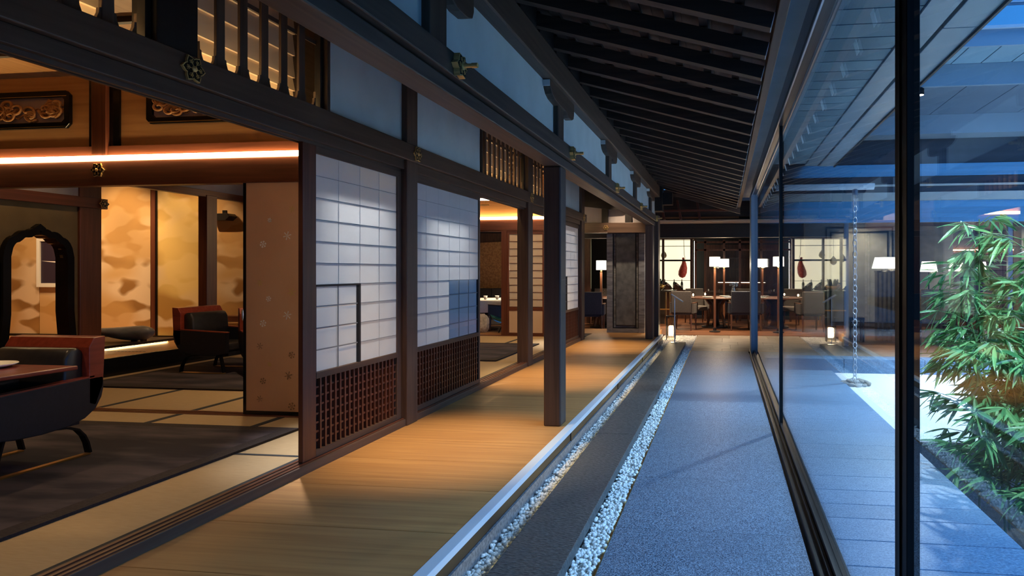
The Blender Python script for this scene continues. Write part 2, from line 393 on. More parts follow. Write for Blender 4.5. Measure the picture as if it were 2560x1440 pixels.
# closing rail along the inner head, above the openings
bx('upper_backing', (SX-.30, SX-.28, 3.89, 6.5, 2.28, 2.95), 'frame_y', wl)
# ---- outer gallery frame: posts, double beam, struts, brackets, purlin
og = st('wall_gallery', 'outer gallery frame of posts, double beam and blue plaster under the eaves', 'gallery frame')
BX = -1.30
for (a, b) in ((5.0, 5.18), (11.63, 11.85)): bx('post', (BX-.146, BX-.004, a, b, 0.0, 2.09), 'frame_z', og, bev=.012)
bx('corner_post', (BX-.06, BX+.06, 12.0, 12.3, 0.007, 2.3), 'frame_z', og, bev=.008)
bx('lower_beam', (BX-.142, BX, -.9, 12.3, 2.09, 2.165), 'frame_y', og, bev=.008)
bx('beam_gap', (BX-.13, BX-.02, -.9, 12.3, 2.165, 2.175), 'black_y', og)
bx('upper_beam', (BX-.15, BX+.028, -.9, 12.35, 2.175, 2.287), 'frame_y', og, bev=.006)
sy = [.72, 2.80, 5.02, 7.25, 9.43, 11.4]
edges = [-.9]+[q for y in sy for q in (y-.09, y+.09)]+[12.3]
for i in range(0, len(edges), 2): bx('plaster_panel', (BX-.09, BX-.045, edges[i], edges[i+1], 2.287, 2.68), 'plaster', og)
for y in sy:
    bx('strut', (BX-.12, BX-.005, y-.09, y+.09, 2.287, 2.60), 'frame_z', og, bev=.008)
    p = [(-.42, 2.68), (-.42, 2.635), (-.40, 2.615), (-.36, 2.585), (-.28, 2.565), (-.2, 2.56), (-.1, 2.555), (.1, 2.555), (.16, 2.535), (.22, 2.525), (.34, 2.53), (.40, 2.55), (.42, 2.59), (.42, 2.68)]
    ob('bracket_arm', MB().prism([(y+u*.9, v) for u, v in p], 'x', BX-.11, BX+.012), 'frame_y', og, bev=.004)
    bx('bracket_end_cap', (BX-.10, BX+.008, y-.386, y-.378, 2.63, 2.675), 'white_frame', og)
bx('purlin', (BX-.12, BX+.045, -.9, 12.55, 2.68, 2.885), 'frame_y', og, bev=.01)
ob('purlin_end_block', MB().box(BX-.08, BX+.09, 12.4, 12.75, 2.42, 2.9).box(BX+.09, BX+.28, 12.5, 12.72, 2.55, 2.78), 'black_y', og)
# gallery ceiling between wall and outer frame
gc = st('ceiling', 'dark board ceiling over the gallery walkway', 'ceiling')
for i in range(8): bx('ceiling_board', (-2.66+i*.16, -2.66+i*.16+.157, -.9, 12.5, 2.96, 2.99), 'rafter_y', gc)
# ---- eaves: sloping rafters, battens, boarding, edge boards
ev = st('roof_eaves', 'sloping dark timber eaves with closely spaced rafters over the granite path', 'eaves')
SL = .277; ZE = 2.49; XE = .232
def zr(x): return ZE+SL*(XE-x)
yr = [.35+i*.43 for i in range(30)]
rm = MB().prism([(-1.30, zr(-1.30)), (XE, zr(XE)), (XE+.02, zr(XE)+.078), (-1.30, zr(-1.30)+.085)], 'y', -.036, .036).mesh('rafter'); rm.materials.append(MATS['rafter_x'])
cap = MB().prism([(XE+.0005, zr(XE)+.002), (XE+.004, zr(XE)+.002), (XE+.024, zr(XE)+.078), (XE+.0205, zr(XE)+.078)], 'y', -.036, .036).mesh('rafter_cap'); cap.materials.append(MATS['porcelain'])
for y in yr:
    r_ = ob('rafter', rm, None, ev, loc=(0, y, 0)); ob('rafter_cap', cap, None, r_)
for i in range(7):
    x = -1.15+i*.2
    bx('batten', (x, x+.05, -.9, 13.25, zr(x)+.088, zr(x)+.118), 'rafter_y', ev)
for i in range(10):
    x = -1.5+i*.178
    ob('roof_board', MB().prism([(x, zr(x)+.125), (x+.176, zr(x+.176)+.125), (x+.176, zr(x+.176)+.145), (x, zr(x)+.145)], 'y', -.9, 13.25), 'rafter_y', ev)
for y in yr:                                     # filler blocks between rafters above the purlin
    bx('filler_block', (-1.285, -1.255, y+.04, y+.39, 2.885, 3.03), 'black_y', ev)
ob('barge_board', MB().prism([(-1.0, zr(-1.0)-.03), (XE+.08, zr(XE+.08)-.05), (XE+.08, zr(XE+.08)+.10), (-1.0, zr(-1.0)+.12)], 'y', 13.26, 13.32), 'frame_x', ev)
bx('edge_beam', (.262, .315, -.9, 13.3, 2.545, 2.76), 'frame_y', ev, bev=.004)
bx('ceiling_strip', (.31, .50, -.9, 13.3, 2.752, 2.78), 'plaster', ev)
sd_ = st('trim_1', 'small dark dome sprinkler heads between the rafters', 'sprinklers')
for k, y in enumerate((4.35, 5.65, 6.95, 8.2, 9.5)):
    x = .02; ob('sprinkler_dome', MB().blob((x, y, zr(x)+.06), (.028, .028, .028), 10, 8), 'steel', sd_, True)

# ---- glass wall on the right
gw = st('window_1', 'tall bronze framed glass wall between the corridor and the courtyard', 'glass wall')
GX = .50
bx('drain_gap', (.411, .432, -.9, 11.4, -.26, -.20), 'black_line', gw)
bx('sill_frame', (.432, .575, -.9, 11.6, -.26, -.152), 'bronze_frame', gw, bev=.004)
bx('sill_track', (.468, .484, -.9, 11.6, -.152, -.125), 'bronze_frame', gw)
bx('sill_track', (.525, .541, -.9, 11.6, -.152, -.118), 'bronze_frame', gw)
bx('head_frame', (.465, .555, -.9, 11.6, 2.535, 2.60), 'bronze_frame', gw, bev=.003)
bx('head_rod', (.452, .462, -.9, 11.6, 2.515, 2.53), 'steel', gw)
for a in (-.9, 1.5, 3.9, 6.3, 8.7): bx('transom_panel', (.47, .55, a+.002, a+2.398, 2.60, 2.755), 'alu_blue', gw)
for (a, b, x0, x1, m) in ((1.80, 1.838, .485, .52, 'mullion_black'), (1.84, 1.878, .490, .516, 'mullion_black'), (1.88, 1.92, .485, .52, 'mullion_black'), (1.872, 1.8795, .484, .4895, 'bronze_frame'), (5.78, 5.83, .48, .52, 'bronze_frame'), (10.95, 11.05, .44, .56, 'alu_blue'), (11.25, 11.5, .44, .56, 'alu_blue')):
    bx('mullion', (x0, x1, a, b, -.15, 2.54), m, gw, bev=.002)
for (a, b) in ((-.9, 1.80), (1.92, 5.78), (5.83, 10.95)): bx('pane', (GX-.005, GX+.005, a, b, -.15, 2.54), 'glass', gw)
bx('bottom_rail', (.487, .513, 1.92, 10.95, -.15, -.095), 'bronze_frame', gw)

# ---- outside: granite terrace, court, soffit
co = st('floor_outside', 'dusk-tinted granite slabs laid outside along the glass wall', 'granite paving')
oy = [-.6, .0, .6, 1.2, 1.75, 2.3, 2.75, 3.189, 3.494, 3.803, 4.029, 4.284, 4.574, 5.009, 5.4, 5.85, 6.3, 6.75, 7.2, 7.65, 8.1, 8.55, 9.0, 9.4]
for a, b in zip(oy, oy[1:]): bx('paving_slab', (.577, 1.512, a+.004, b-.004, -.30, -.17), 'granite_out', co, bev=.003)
bx('paving_bed', (.577, 1.50, -.9, 9.4, -.9, -.30), 'kerb_stone', co)
ct = st('ground', 'raked white gravel court with a dark planting pit', 'courtyard ground')
bx('raked_gravel', (1.513, 9, 5.74, 9.4, -.32, -.205), 'court_gravel', ct)
bx('pit_wall', (1.513, 9, 5.68, 5.74, -.9, -.20), 'kerb_stone', ct)
bx('pit_soil', (1.50, 9, -3, 5.68, -1.0, -.72), 'soil', ct)
bx('far_ground', (9, 60, -20, 30, -.9, -.4), 'soil', ct)
tk = st('terrace_kerb', 'dusk-tinted granite kerb blocks raising the far terrace', 'kerb')
x = .58
while x < 8.8:
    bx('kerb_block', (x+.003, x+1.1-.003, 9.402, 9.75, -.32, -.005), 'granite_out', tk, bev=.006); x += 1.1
bx('terrace', (.577, 9, 9.752, 11.3, -.32, -.01), 'paver', tk)
os_ = st('ceiling_outside', 'dusk-tinted plank soffit outside the glass wall with a metal edge beam', 'soffit')
y = -.9
while y < 9.2:
    bx('soffit_plank', (.556, 1.12, y+.007, y+.228, 2.752, 2.82), 'soffit_plank', os_); y += .235
bx('soffit_backing', (.5, 1.5, -.9, 9.3, 2.825, 2.95), 'black_line', os_)
bx('edge_band', (1.125, 1.295, -.9, 9.3, 2.735, 2.79), 'fascia_panel', os_)
for a in (-.9, 1.6, 4.1, 6.6): bx('edge_beam', (1.315, 1.53, a+.003, a+2.497 if a < 6 else 9.3, 2.725, 3.0), 'fascia_panel', os_, bev=.004)
bx('edge_lip', (1.518, 1.535, -.9, 9.3, 2.705, 2.74), 'black_line', os_)
# roof over the corridor so that no sky leaks in above
rf = st('roof', 'roof deck closing the corridor and rooms from above', 'roof')
bx('roof_deck', (-14, 1.50, -1.2, 13.4, 3.25, 3.35), 'black_y', rf)
bx('hall_roof', (-14, 2.4, 13.4, 24, 2.86, 2.95), 'rafter_x', rf)
bx('hall_fascia', (.33, 2.4, 13.34, 13.4, 2.70, 2.95), 'alu_blue', rf)
bx('hall_gable', (-3.4, .6, 13.9, 14.0, 2.42, 2.86), 'rafter_x', rf)
bx('rear_wall', (-14, 1.0, -1.3, -1.2, -.6, 3.3), 'frame_y', rf)

# ---- right wing across the court
rw = st('wall_far', 'blue lit wing across the court with stacked fascias and a glazed ground floor', 'courtyard wing')
WX0, WX1 = .6, 9.5
def band(n, y0, y1, z0, z1, m, x0=WX0): return bx(n, (x0, WX1, y0, y1, z0, z1), m, rw)
band('glossy_band', 11.05, 11.15, 2.05, 2.41, 'glossy_band')
band('pale_band', 11.0, 11.15, 2.412, 2.543, 'pale_band')
band('dark_band', 11.02, 11.15, 2.545, 2.641, 'dark_band')
band('bright_line', 10.98, 11.15, 2.642, 2.672, 'pale_band')
band('dark_band', 11.02, 11.15, 2.674, 2.80, 'dark_band')
band('light_slot', 10.98, 11.15, 2.802, 3.0, 'glossy_band')
band('dark_band', 11.0, 11.15, 3.002, 3.41, 'dark_band')
band('wing_beam', 10.6, 11.2, 3.412, 3.71, 'fascia_panel')
x = WX0
while x < WX1-.3:
    bx('soffit_panel', (x+.006, x+.644, 9.03, 10.7, 3.712, 3.75), 'alu_blue', rw); x += .65
band('soffit_back', 9.0, 11.2, 3.752, 4.0, 'black_line')
band('lower_fascia', 8.98, 9.03, 3.712, 4.0, 'fascia_panel')
x = WX0+.1
while x < WX1-.3:
    bx('soffit_panel', (x+.008, x+.372, 8.34, 8.975, 4.0, 4.03), 'soffit_plank', rw); x += .38
band('upper_soffit_back', 8.32, 9.2, 4.035, 4.2, 'black_line')
band('upper_fascia', 8.30, 8.34, 4.0, 4.2, 'fascia_panel')
band('coping', 8.26, 8.5, 4.2, 4.235, 'alu_edge')
band('shadow_gap', 8.55, 8.7, 4.2, 4.26, 'black_line')
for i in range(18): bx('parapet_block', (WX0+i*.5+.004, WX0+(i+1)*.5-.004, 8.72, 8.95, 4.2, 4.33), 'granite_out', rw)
for i in range(5):
    x = 1.05+i*1.9
    ob('rail_post', MB().box(x-.055, x+.055, 8.42, 8.54, 4.235, 4.50).box(x-.02, x+.02, 8.45, 8.5, 4.5, 4.55), 'alu_blue', rw, bev=.01)
ob('hand_rail', MB().tube([(WX0, 8.475, 4.575), (WX1, 8.475, 4.575)], .028, 10), 'alu_blue', rw)
ob('rail_wire', MB().tube([(WX0, 8.475, 4.72), (WX1, 8.475, 4.72)], .008, 6), 'iron', rw)
for x in (2.02, 3.05, 4.6, 6.2, 7.8): bx('wing_mullion', (x-.035, x+.035, 11.08, 11.14, -.01, 2.05), 'alu_blue', rw)
for (a, b) in ((.6, 1.985), (2.055, 3.015), (3.085, 4.565), (4.635, 6.165), (6.235, 7.765)): bx('wing_pane', (a, b, 11.10, 11.108, 0, 2.05), 'glass', rw)
bx('wing_floor', (.6, 9.5, 11.3, 16.5, -.2, 0), 'dining_floor', rw)
bx('wing_ceiling', (.6, 9.5, 11.15, 19, 2.3, 2.35), 'black_y', rw)
bx('wing_end_wall', (9.4, 9.5, 11.2, 19, 0, 2.4), 'slate_inset', rw)
# ---- dining hall shell
dh = st('wall_back', 'dark dining hall shell behind the corridor end', 'dining hall')
bx('hall_ceiling', (-14, 1.5, 14.05, 24, 2.28, 2.4), 'black_x', dh)
bx('hall_back_wall', (-14, 9, 21, 21.2, -.3, 3), 'black_z', dh)
bx('hall_left_wall', (-13.2, -13, 13, 21, -.3, 3), 'walnut', dh)
for i in range(4): bx('ceiling_slat', (-3.0, 2.4, 13.65+i*.11, 13.72+i*.11, 2.30-.005*i, 2.335), 'pale_slat', dh)
bx('hall_header', (-3.2, 2.4, 14.1, 14.3, 1.98, 2.28), 'black_x', dh)
for x, a in ((-1.3, .35), (-.95, .3), (-.55, .25)):
    ob('roof_brace', MB().prism([(x, 2.34), (x+.05, 2.34), (x+.05-a*.25, 2.75), (x-a*.25, 2.75)], 'y', 13.55, 13.63), 'red_z', dh)
bx('cross_beam', (-1.6, .3, 13.5, 13.58, 2.50, 2.54), 'red_x', dh)
bx('cross_beam', (-1.6, .3, 13.9, 13.95, 2.38, 2.42), 'honey_x', dh)
# ---- gallery end wall: beam, plaster, stone pillar
ew = st('wall_end', 'beam and plaster closing the gallery end above the slate pillar', 'end wall')
bx('end_beam', (-3.4, -1.36, 12.45, 12.58, 2.0, 2.20), 'frame_x', ew, bev=.006)
bx('end_plaster', (-3.3, -1.36, 12.52, 12.56, 2.2, 2.95), 'plaster_grey', ew)
for x in (-2.42, -1.95): bx('end_post', (x, x+.13, 12.47, 12.6, 2.2, 2.95), 'black_z', ew)
ob('hanging_board', MB().prism([(-2.75, 2.95), (-2.75, 2.52), (-2.5, 2.49), (-2.2, 2.45), (-2.0, 2.46), (-1.85, 2.52), (-1.78, 2.60), (-1.76, 2.95)], 'y', 12.40, 12.44), 'black_x', ew)
sp_ = st('wall_pillar', 'dark slate pillar with a recessed panel at the gallery end', 'stone pillar')
bx('pillar_core', (-2.37, -1.60, 12.82, 13.2, 0, 2.0), 'slate_pillar', sp_)
for (a, b, z0, z1) in ((-2.37, -2.25, 0, 2.0), (-1.72, -1.60, 0, 2.0), (-2.25, -1.72, 0, .085)): bx('stone_slab', (a+.001, b-.001, 12.76, 12.82, z0, z1), 'slate_pillar', sp_)
for (a, b, z0, z1) in ((-2.25, -2.235, .085, 2), (-1.735, -1.72, .085, 2), (-2.235, -1.735, .085, .10), (-2.19, -2.18, .145, 2), (-1.79, -1.78, .145, 2), (-2.18, -1.79, .145, .155)): bx('groove', (a, b, 12.785, 12.82, z0, z1), 'black_line', sp_)
bx('inset_panel', (-2.18, -1.79, 12.775, 12.82, .155, 2.0), 'slate_inset', sp_)

# ---- rooms: tatami, ceilings, cross wall, alcove
ft = st('floor_tatami', 'straw tatami mats with black cloth borders in the screened rooms', 'tatami floor')
mm = {}
def mat_(x0, x1, y0, y1):
    m = bx('tatami_mat', (x0+.001, x1-.001, y0+.001, y1-.001, -.01, .04), 'tatami', ft)
    for a in (x0+.001, x1-.031): bx('border', (a, a+.03, y0+.001, y1-.001, .04, .0415), 'heri', m)
for x0, x1 in ((-3.63, -2.70), (-4.56, -3.63), (-5.49, -4.56), (-6.42, -5.49), (-7.35, -6.42)):
    for y0, y1 in ((-.9, .17), (.17, 2.0), (2.0, 3.83), (3.83, 4.86), (4.98, 6.8), (6.8, 8.55), (8.55, 10.0), (10.0, 11.44)):
        if y0 > 8 and x0 < -6: continue
        mat_(x0, x1, y0, y1)
        if y0 == 3.83: bx('border', (x0, x1, 3.832, 3.862, .0402, .0418), 'heri', ft)
bx('threshold', (-7.4, -2.68, 4.86, 4.98, -.01, .045), 'red_x', ft, bev=.003)
for y in (4.885, 4.93): bx('threshold_rib', (-7.4, -2.68, y, y+.018, .045, .05), 'red_x', ft)
bx('threshold', (-7.4, -2.68, 11.44, 11.56, -.01, .05), 'red_x', ft)
bx('step_ledge', (-7.4, -2.75, 11.56, 12.2, -.1, .05), 'honey_x', ft)
bx('under_floor', (-12, -2.68, -.9, 12.2, -.3, -.012), 'black_y', ft)
rc = st('ceiling_rooms', 'board ceiling of the screened rooms with dark battens', 'ceiling')
bx('ceiling_panel', (-12, -2.68, -.9, 11.5, 3.0, 3.02), 'honey_y', rc)
for i in range(9): bx('ceiling_batten', (-12, -2.68, .4+i*.5, .44+i*.5, 2.96, 3.0), 'black_x', rc)
for i in range(6): bx('ceiling_batten', (-12, -2.68, 8.8+i*.45, 8.84+i*.45, 2.96, 3.0), 'red_x', rc)
cw = st('wall_cross', 'reddish beam with a glowing cove strip under pale boards between two rooms', 'room divider')
YC = 4.90
bx('cross_beam', (-12, -2.70, YC-.02, YC+.06, 2.0, 2.20), 'red_x', cw, bev=.005)
bx('beam_lip', (-12, -2.70, YC-.03, YC+.06, 1.985, 2.0), 'red_x', cw)
bx('cove_strip', (-12, -2.72, YC-.035, YC+.0, 2.205, 2.243), 'led_warm', cw)
bx('cove_back', (-12, -2.70, YC+.0, YC+.07, 2.20, 2.33), 'red_x', cw)
for a, b in ((-8.6, -5.50), (-5.20, -2.72)): bx('wide_board', (a, b, YC+.03, YC+.06, 2.33, 2.96), 'honey_x', cw)
bx('divider_post', (-5.44, -5.30, YC-.02, YC+.06, 2.205, 2.96), 'red_z', cw, bev=.004)
for a, b in ((-5.50, -5.44), (-5.30, -5.20)): bx('black_stile', (a, b, YC+.015, YC+.06, 2.30, 2.96), 'lacquer', cw)
bx('upper_plaster', (-7.3, -2.75, YC+.065, YC+.08, 2.03, 2.95), 'plaster_grey', cw)
# alcove shell
al = st('wall_alcove', 'alcove of gilded cloud panels behind a raised platform', 'alcove')
for a, b, m in ((-11.4, -10.45, 'clouds_a'), (-10.44, -9.42, 'clouds_a'), (-9.41, -8.50, 'clouds_a'), (-8.43, -7.53, 'clouds_b'), (-7.52, -6.65, 'clouds_a')):
    o = bx('cloud_panel', (0, b-a, 0, .03, 0, 2.45), m, al); o.location = (a, 8.56, .28)
bx('panel_stile', (-8.50, -8.43, 8.53, 8.59, .28, 2.7), 'red_z', al)
for a in (-8.515, -8.43): bx('panel_edge', (a, a+.015, 8.54, 8.58, .28, 2.7), 'lacquer', al)
bx('panel_foot', (-11.4, -6.65, 8.53, 8.56, .25, .285), 'lacquer', al)
bx('end_wall', (-11.5, -11.4, 4.9, 8.6, .0, 3), 'clouds_a', al)
bx('alcove_post', (-7.10, -6.97, 7.85, 8.03, .04, 2.28), 'red_z', al, bev=.006)
bx('alcove_header', (-7.06, -6.98, 6.73, 8.6, 2.255, 2.345), 'red_y', al, bev=.004)
bx('header_plaster', (-7.04, -7.0, 6.73, 8.6, 2.345, 2.95), 'plaster_grey', al)
bx('column', (-7.50, -7.36, 6.47, 6.73, .04, 2.95), 'red_z', al, bev=.008)
bx('side_lintel', (-7.44, -7.33, 4.98, 6.78, 1.985, 2.105), 'red_y', al, bev=.005)
bx('side_plaster', (-7.42, -7.38, 4.98, 6.47, 2.105, 2.95), 'plaster_grey', al)
# arch wall with an ogee window
yc0, hw = 6.02, .29
def arch(t):                       # t in [-1,1] -> (offset, height) of the inner outline above the spring
    a = abs(t); cusp = .028*abs(math.sin(3.0*PI*(1-a)))
    z = 1.36+.25*math.sqrt(max(0, 1-a*a))+cusp*.8+(.07*(1-a/.12) if a < .12 else 0)
    return t*hw, z
ts = [-1+i/16 for i in range(33)]
pts = [(yc0+arch(t)[0], arch(t)[1]) for t in ts]
wm = MB().box(-7.43, -7.39, 4.98, yc0-hw-.10, .04, 1.985).box(-7.43, -7.39, yc0+hw+.08, 6.47, .04, 1.985)
wm.prism([(yc0-hw-.10, 1.985), (yc0-hw-.10, 1.34)]+[(u, v+.02) for u, v in pts]+[(yc0+hw+.08, 1.34), (yc0+hw+.08, 1.985)], 'x', -7.43, -7.39)
ob('arch_wall', wm, 'olive_wall', al)
fr = MB(); path = [(-7.41, yc0-hw-.075, .30), (-7.41, yc0-hw-.035, .8)]+[(-7.41, u+(u-yc0)*.12, v+.04) for u, v in pts]+[(-7.41, yc0+hw+.035, .8), (-7.41, yc0+hw+.075, .30)]
fr.bar(path, .16, .075, (1, 0, 0)); ob('arch_frame', fr, 'lacquer', al)
bx('platform', (-11.4, -7.0, 6.75, 8.56, .04, .25), 'honey_y', al)
bx('platform_edge', (-7.0, -6.96, 5.0, 8.56, .04, .25), 'lacquer', al, bev=.004)
bx('platform_near', (-11.4, -7.0, 4.98, 6.75, .04, .25), 'honey_y', al)
bx('shelf_bracket', (-7.4, -6.7, 8.3, 8.5, .52, .60), 'red_x', al)
for i in range(12):
    ob('floor_grille', MB().box(-7.95+i*.07, -7.905+i*.07, 8.40, 8.415, .25, .253), 'black_line', al)
    ob('floor_grille', MB().box(-7.66+i*.05, -7.63+i*.05, 7.02, 7.035, .25, .253), 'black_line', al)
dv = st('wall_inner', 'plain partition between the inner rooms', 'partition')
bx('outer_wall', (-12.2, -12.0, -1.3, 13.3, -.3, 3.3), 'plaster_grey', dv)
bx('rear_partition', (-12.0, -7.44, 4.80, 4.88, -.3, 3.0), 'plaster_grey', dv)
bx('partition', (-6.3, -3.75, 8.08, 8.14, .04, 2.95), 'plaster_grey', dv)
bx('near_side_wall', (-7.44, -7.36, -.9, 4.88, .04, 2.0), 'clouds_a', dv)
# back of the third room
b3 = st('wall_third', 'reddish beam and cove strip over pale screens at the back of the third room', 'back wall')
bx('back_beam', (-7.4, -2.66, 11.46, 11.54, 2.0, 2.20), 'red_x', b3, bev=.004)
bx('back_rail', (-7.4, -2.66, 11.47, 11.53, 1.98, 2.0), 'red_x', b3)
bx('cove_strip', (-7.4, -2.66, 11.44, 11.48, 2.205, 2.25), 'led_warm', b3)
bx('back_board', (-7.4, -2.66, 11.5, 11.53, 2.25, 3.0), 'honey_x', b3)
bx('jamb', (-4.12, -4.02, 11.46, 11.54, .05, 2.0), 'red_z', b3)

# ---- cove boards behind the lattice transoms (lapped pale boards lit from a strip behind the lintel)
cb = st('wall_cove', 'pale lapped boards glowing behind the lattice transoms', 'lit boards')
for (a, b) in ((-.8, 2.60), (2.83, 3.86), (6.56, 8.08), (8.28, 9.58)):
    for k, (z0, z1) in enumerate(((2.29, 2.43), (2.425, 2.515), (2.51, 2.66), (2.655, 2.80), (2.795, 2.94))):
        ob('lapped_board', MB().prism([(-2.80-.010, z0), (-2.80+.012, z0), (-2.80-.006, z1), (-2.80-.018, z1)], 'y', a, b), 'cream_board', cb)
    bx('lamp_strip', (-2.735, -2.715, a, b, 2.275, 2.29), 'led_strip', cb)

# ================================================================== SHOJI SCREENS
def shoji(label, y0, y1, p0, p1, cols, rows, inset, inset_kind, z0=.60, z1=2.0, group='paper screens along the gallery'):
    t = th('shoji_screen', label, 'paper screen', (-2.60, (y0+y1)/2, .061), group=group); yc = (y0+y1)/2; zz = .061
    def b(n, x0, x1, a, c, d, e, m, par=t, bev=0): return bx(n, (x0, x1, a-yc, c-yc, d-zz, e-zz), m, par, bev)
    b('stile', -.016, .016, y0, p0, .061, 2.05, 'red_z', bev=.003); b('stile', -.016, .016, p1, y1, .061, 2.05, 'frame_z', bev=.003)
    b('top_rail', -.016, .016, p0, p1, z1, 2.05, 'frame_y', bev=.002)
    b('mid_rail', -.016, .018, p0, p1, z0-.04, z0, 'frame_y', bev=.002)
    b('bottom_rail', -.016, .016, p0, p1, .061, .105, 'frame_y', bev=.002)
    cwid = (p1-p0)/cols; rh = (z1-z0)/rows; ia, ib, iz = inset
    for c in range(cols):
        for r in range(rows):
            ya, yb, za, zb = p0+c*cwid, p0+(c+1)*cwid, z0+r*rh, z0+(r+1)*rh
            ins = ya > ia-.03 and yb < ib+.03 and zb < iz+.03
            if ins: continue
            b('paper_pane', .004, .006, ya+.0016, yb-.0016, za+.0016, zb-.0016, 'paper')
    for c in range(1, cols): b('lattice_bar', -.0005, .0038, p0+c*cwid-.004, p0+c*cwid+.004, z0, z1, 'kumiko')
    for r in range(1, rows): b('lattice_bar', .000, .0036, p0, p1, z0+r*rh-.004, z0+r*rh+.004, 'kumiko')
    if inset_kind == 'open':
        hf = b('hatch', -.012, .016, ia, ib, iz-.012, iz, 'black_y'); b('hatch_stile', -.012, .016, ib-.02, ib, z0, iz-.012, 'black_z', hf)
        b('hatch_stile', -.012, .012, ia, ia+.008, z0, iz-.012, 'black_z', hf)
        n = 2
        for c in range(n):
            w_ = (ib-.02-ia)/n
            for r in range(4):
                h_ = (iz-.012-z0)/4; b('hatch_pane', -.008, -.006, ia+c*w_+.001, ia+(c+1)*w_-.001, z0+r*h_+.001, z0+(r+1)*h_-.001, 'paper', hf)
    else:
        hf = b('hatch', -.012, .008, ia-.006, ia, z0, iz, 'kumiko'); b('hatch_stile', -.012, .012, ib-.01, ib, z0, iz, 'black_z', hf)
        for c in range(3):
            w_ = (ib-.01-ia)/3
            for r in range(4):
                h_ = (iz-z0)/4; b('hatch_pane', -.008, -.006, ia+c*w_+.001, ia+(c+1)*w_-.001, z0+r*h_+.001, z0+(r+1)*h_-.001, 'blind_paper', hf)
        b('hatch_glass', .001, .004, ia, ib-.01, z0, iz-.004, 'glass', hf)
    # lattice wainscot
    b('wainscot_back', -.016, -.010, p0, p1, .105, z0-.04, 'black_y')
    nb = round((p1-p0)/.054)
    for k in range(1, nb): b('wainscot_bar', -.010, .012, p0+k*(p1-p0)/nb-.008, p0+k*(p1-p0)/nb+.008, .105, z0-.04, 'red_z')
    nr = 8
    for k in range(1, nr): b('wainscot_rung', -.010, .004, p0, p1, .105+k*(z0-.145)/nr-.006, .105+k*(z0-.145)/nr+.006, 'red_y')
    return t
shoji('near paper screen with an open framed hatch, first along the gallery', 3.65, 4.865, 3.78, 4.80, 4, 10, (3.78, 4.285, 1.16), 'open')
shoji('bluish paper screen with a flush hatch at its far lower corner', 5.055, 6.54, 5.08, 6.50, 6, 10, (5.79, 6.50, 1.16), 'flush')
shoji('far paper screen beyond the gallery post, last before the slate pillar', 9.75, 11.21, 9.80, 11.16, 5, 10, (9.80, 10.35, 1.16), 'open')
# pale screens in the third room
def inner_shoji(label, x0, x1):
    t = th('inner_screen', label, 'paper screen', ((x0+x1)/2, 11.50, .05), group='screens of the third room'); xc = (x0+x1)/2; w_ = (x1-x0)/2
    for a in (-w_, w_-.04): bx('stile', (a, a+.04, -.015, .015, 0, 1.93), 'red_z', t)
    for z0, z1 in ((0, .05), (.46, .53), (1.88, 1.93)): bx('rail', (-w_+.04, w_-.04, -.015, .015, z0, z1), 'red_x', t)
    bx('base_board', (-w_+.04, w_-.04, -.006, .004, .05, .46), 'cream_board', t)
    for c in range(2):
        for r in range(10):
            u0 = -w_+.04+c*(w_-.04); z = .53+r*.135
            bx('paper_pane', (u0+.006, u0+w_-.046, -.002, .0, z+.005, z+.130), 'paper_warm', t)
    for r in range(1, 10): bx('lattice_bar', (-w_+.04, w_-.04, -.012, .0, .53+r*.135-.005, .53+r*.135+.005), 'red_x', t)
    bx('lattice_bar', (-.006, .006, -.012, 0, .53, 1.88), 'red_z', t)
inner_shoji('pale lattice screen left of the red post in the third room', -4.02, -3.30)
inner_shoji('pale lattice screen glimpsed between the red post and the gallery post', -3.29, -2.70)

# fusuma with snowflake print
fs = th('fusuma_panel', 'tan sliding panel printed with white and gold snowflakes', 'sliding panel', (-3.4, 4.90, .051))
bx('panel', (-.575, .66, -.012, .012, .03, 1.94), 'salmon', fs)
for a, b, c, d in ((-.60, -.575, 0, 1.97), (.66, .685, 0, 1.97)): bx('frame_stile', (a, b, -.016, .016, c, d), 'lacquer', fs)
for c, d in ((0, .03), (1.94, 1.97)): bx('frame_rail', (-.575, .66, -.016, .016, c, d), 'lacquer', fs)
def flake(r, n, kind):
    m = MB()
    for k in range(n):
        t = 2*PI*k/n+.26; c, s = math.cos(t), math.sin(t)
        def P(u, v): return (u*c-v*s, u*s+v*c)
        if kind == 0: q = [P(.15*r, 0), P(.6*r, .22*r), P(r, 0), P(.6*r, -.22*r)]
        elif kind == 1: q = [P(.12*r, -.06*r), P(.55*r, -.06*r), P(.8*r, -.32*r), P(r, 0), P(.8*r, .32*r), P(.55*r, .06*r), P(.12*r, .06*r)]
        else: q = [P(.1*r, -.05*r), P(r, -.12*r), P(r, .12*r), P(.1*r, .05*r)]
        m.prism(q, 'y', -.0145, -.0125)
    return m
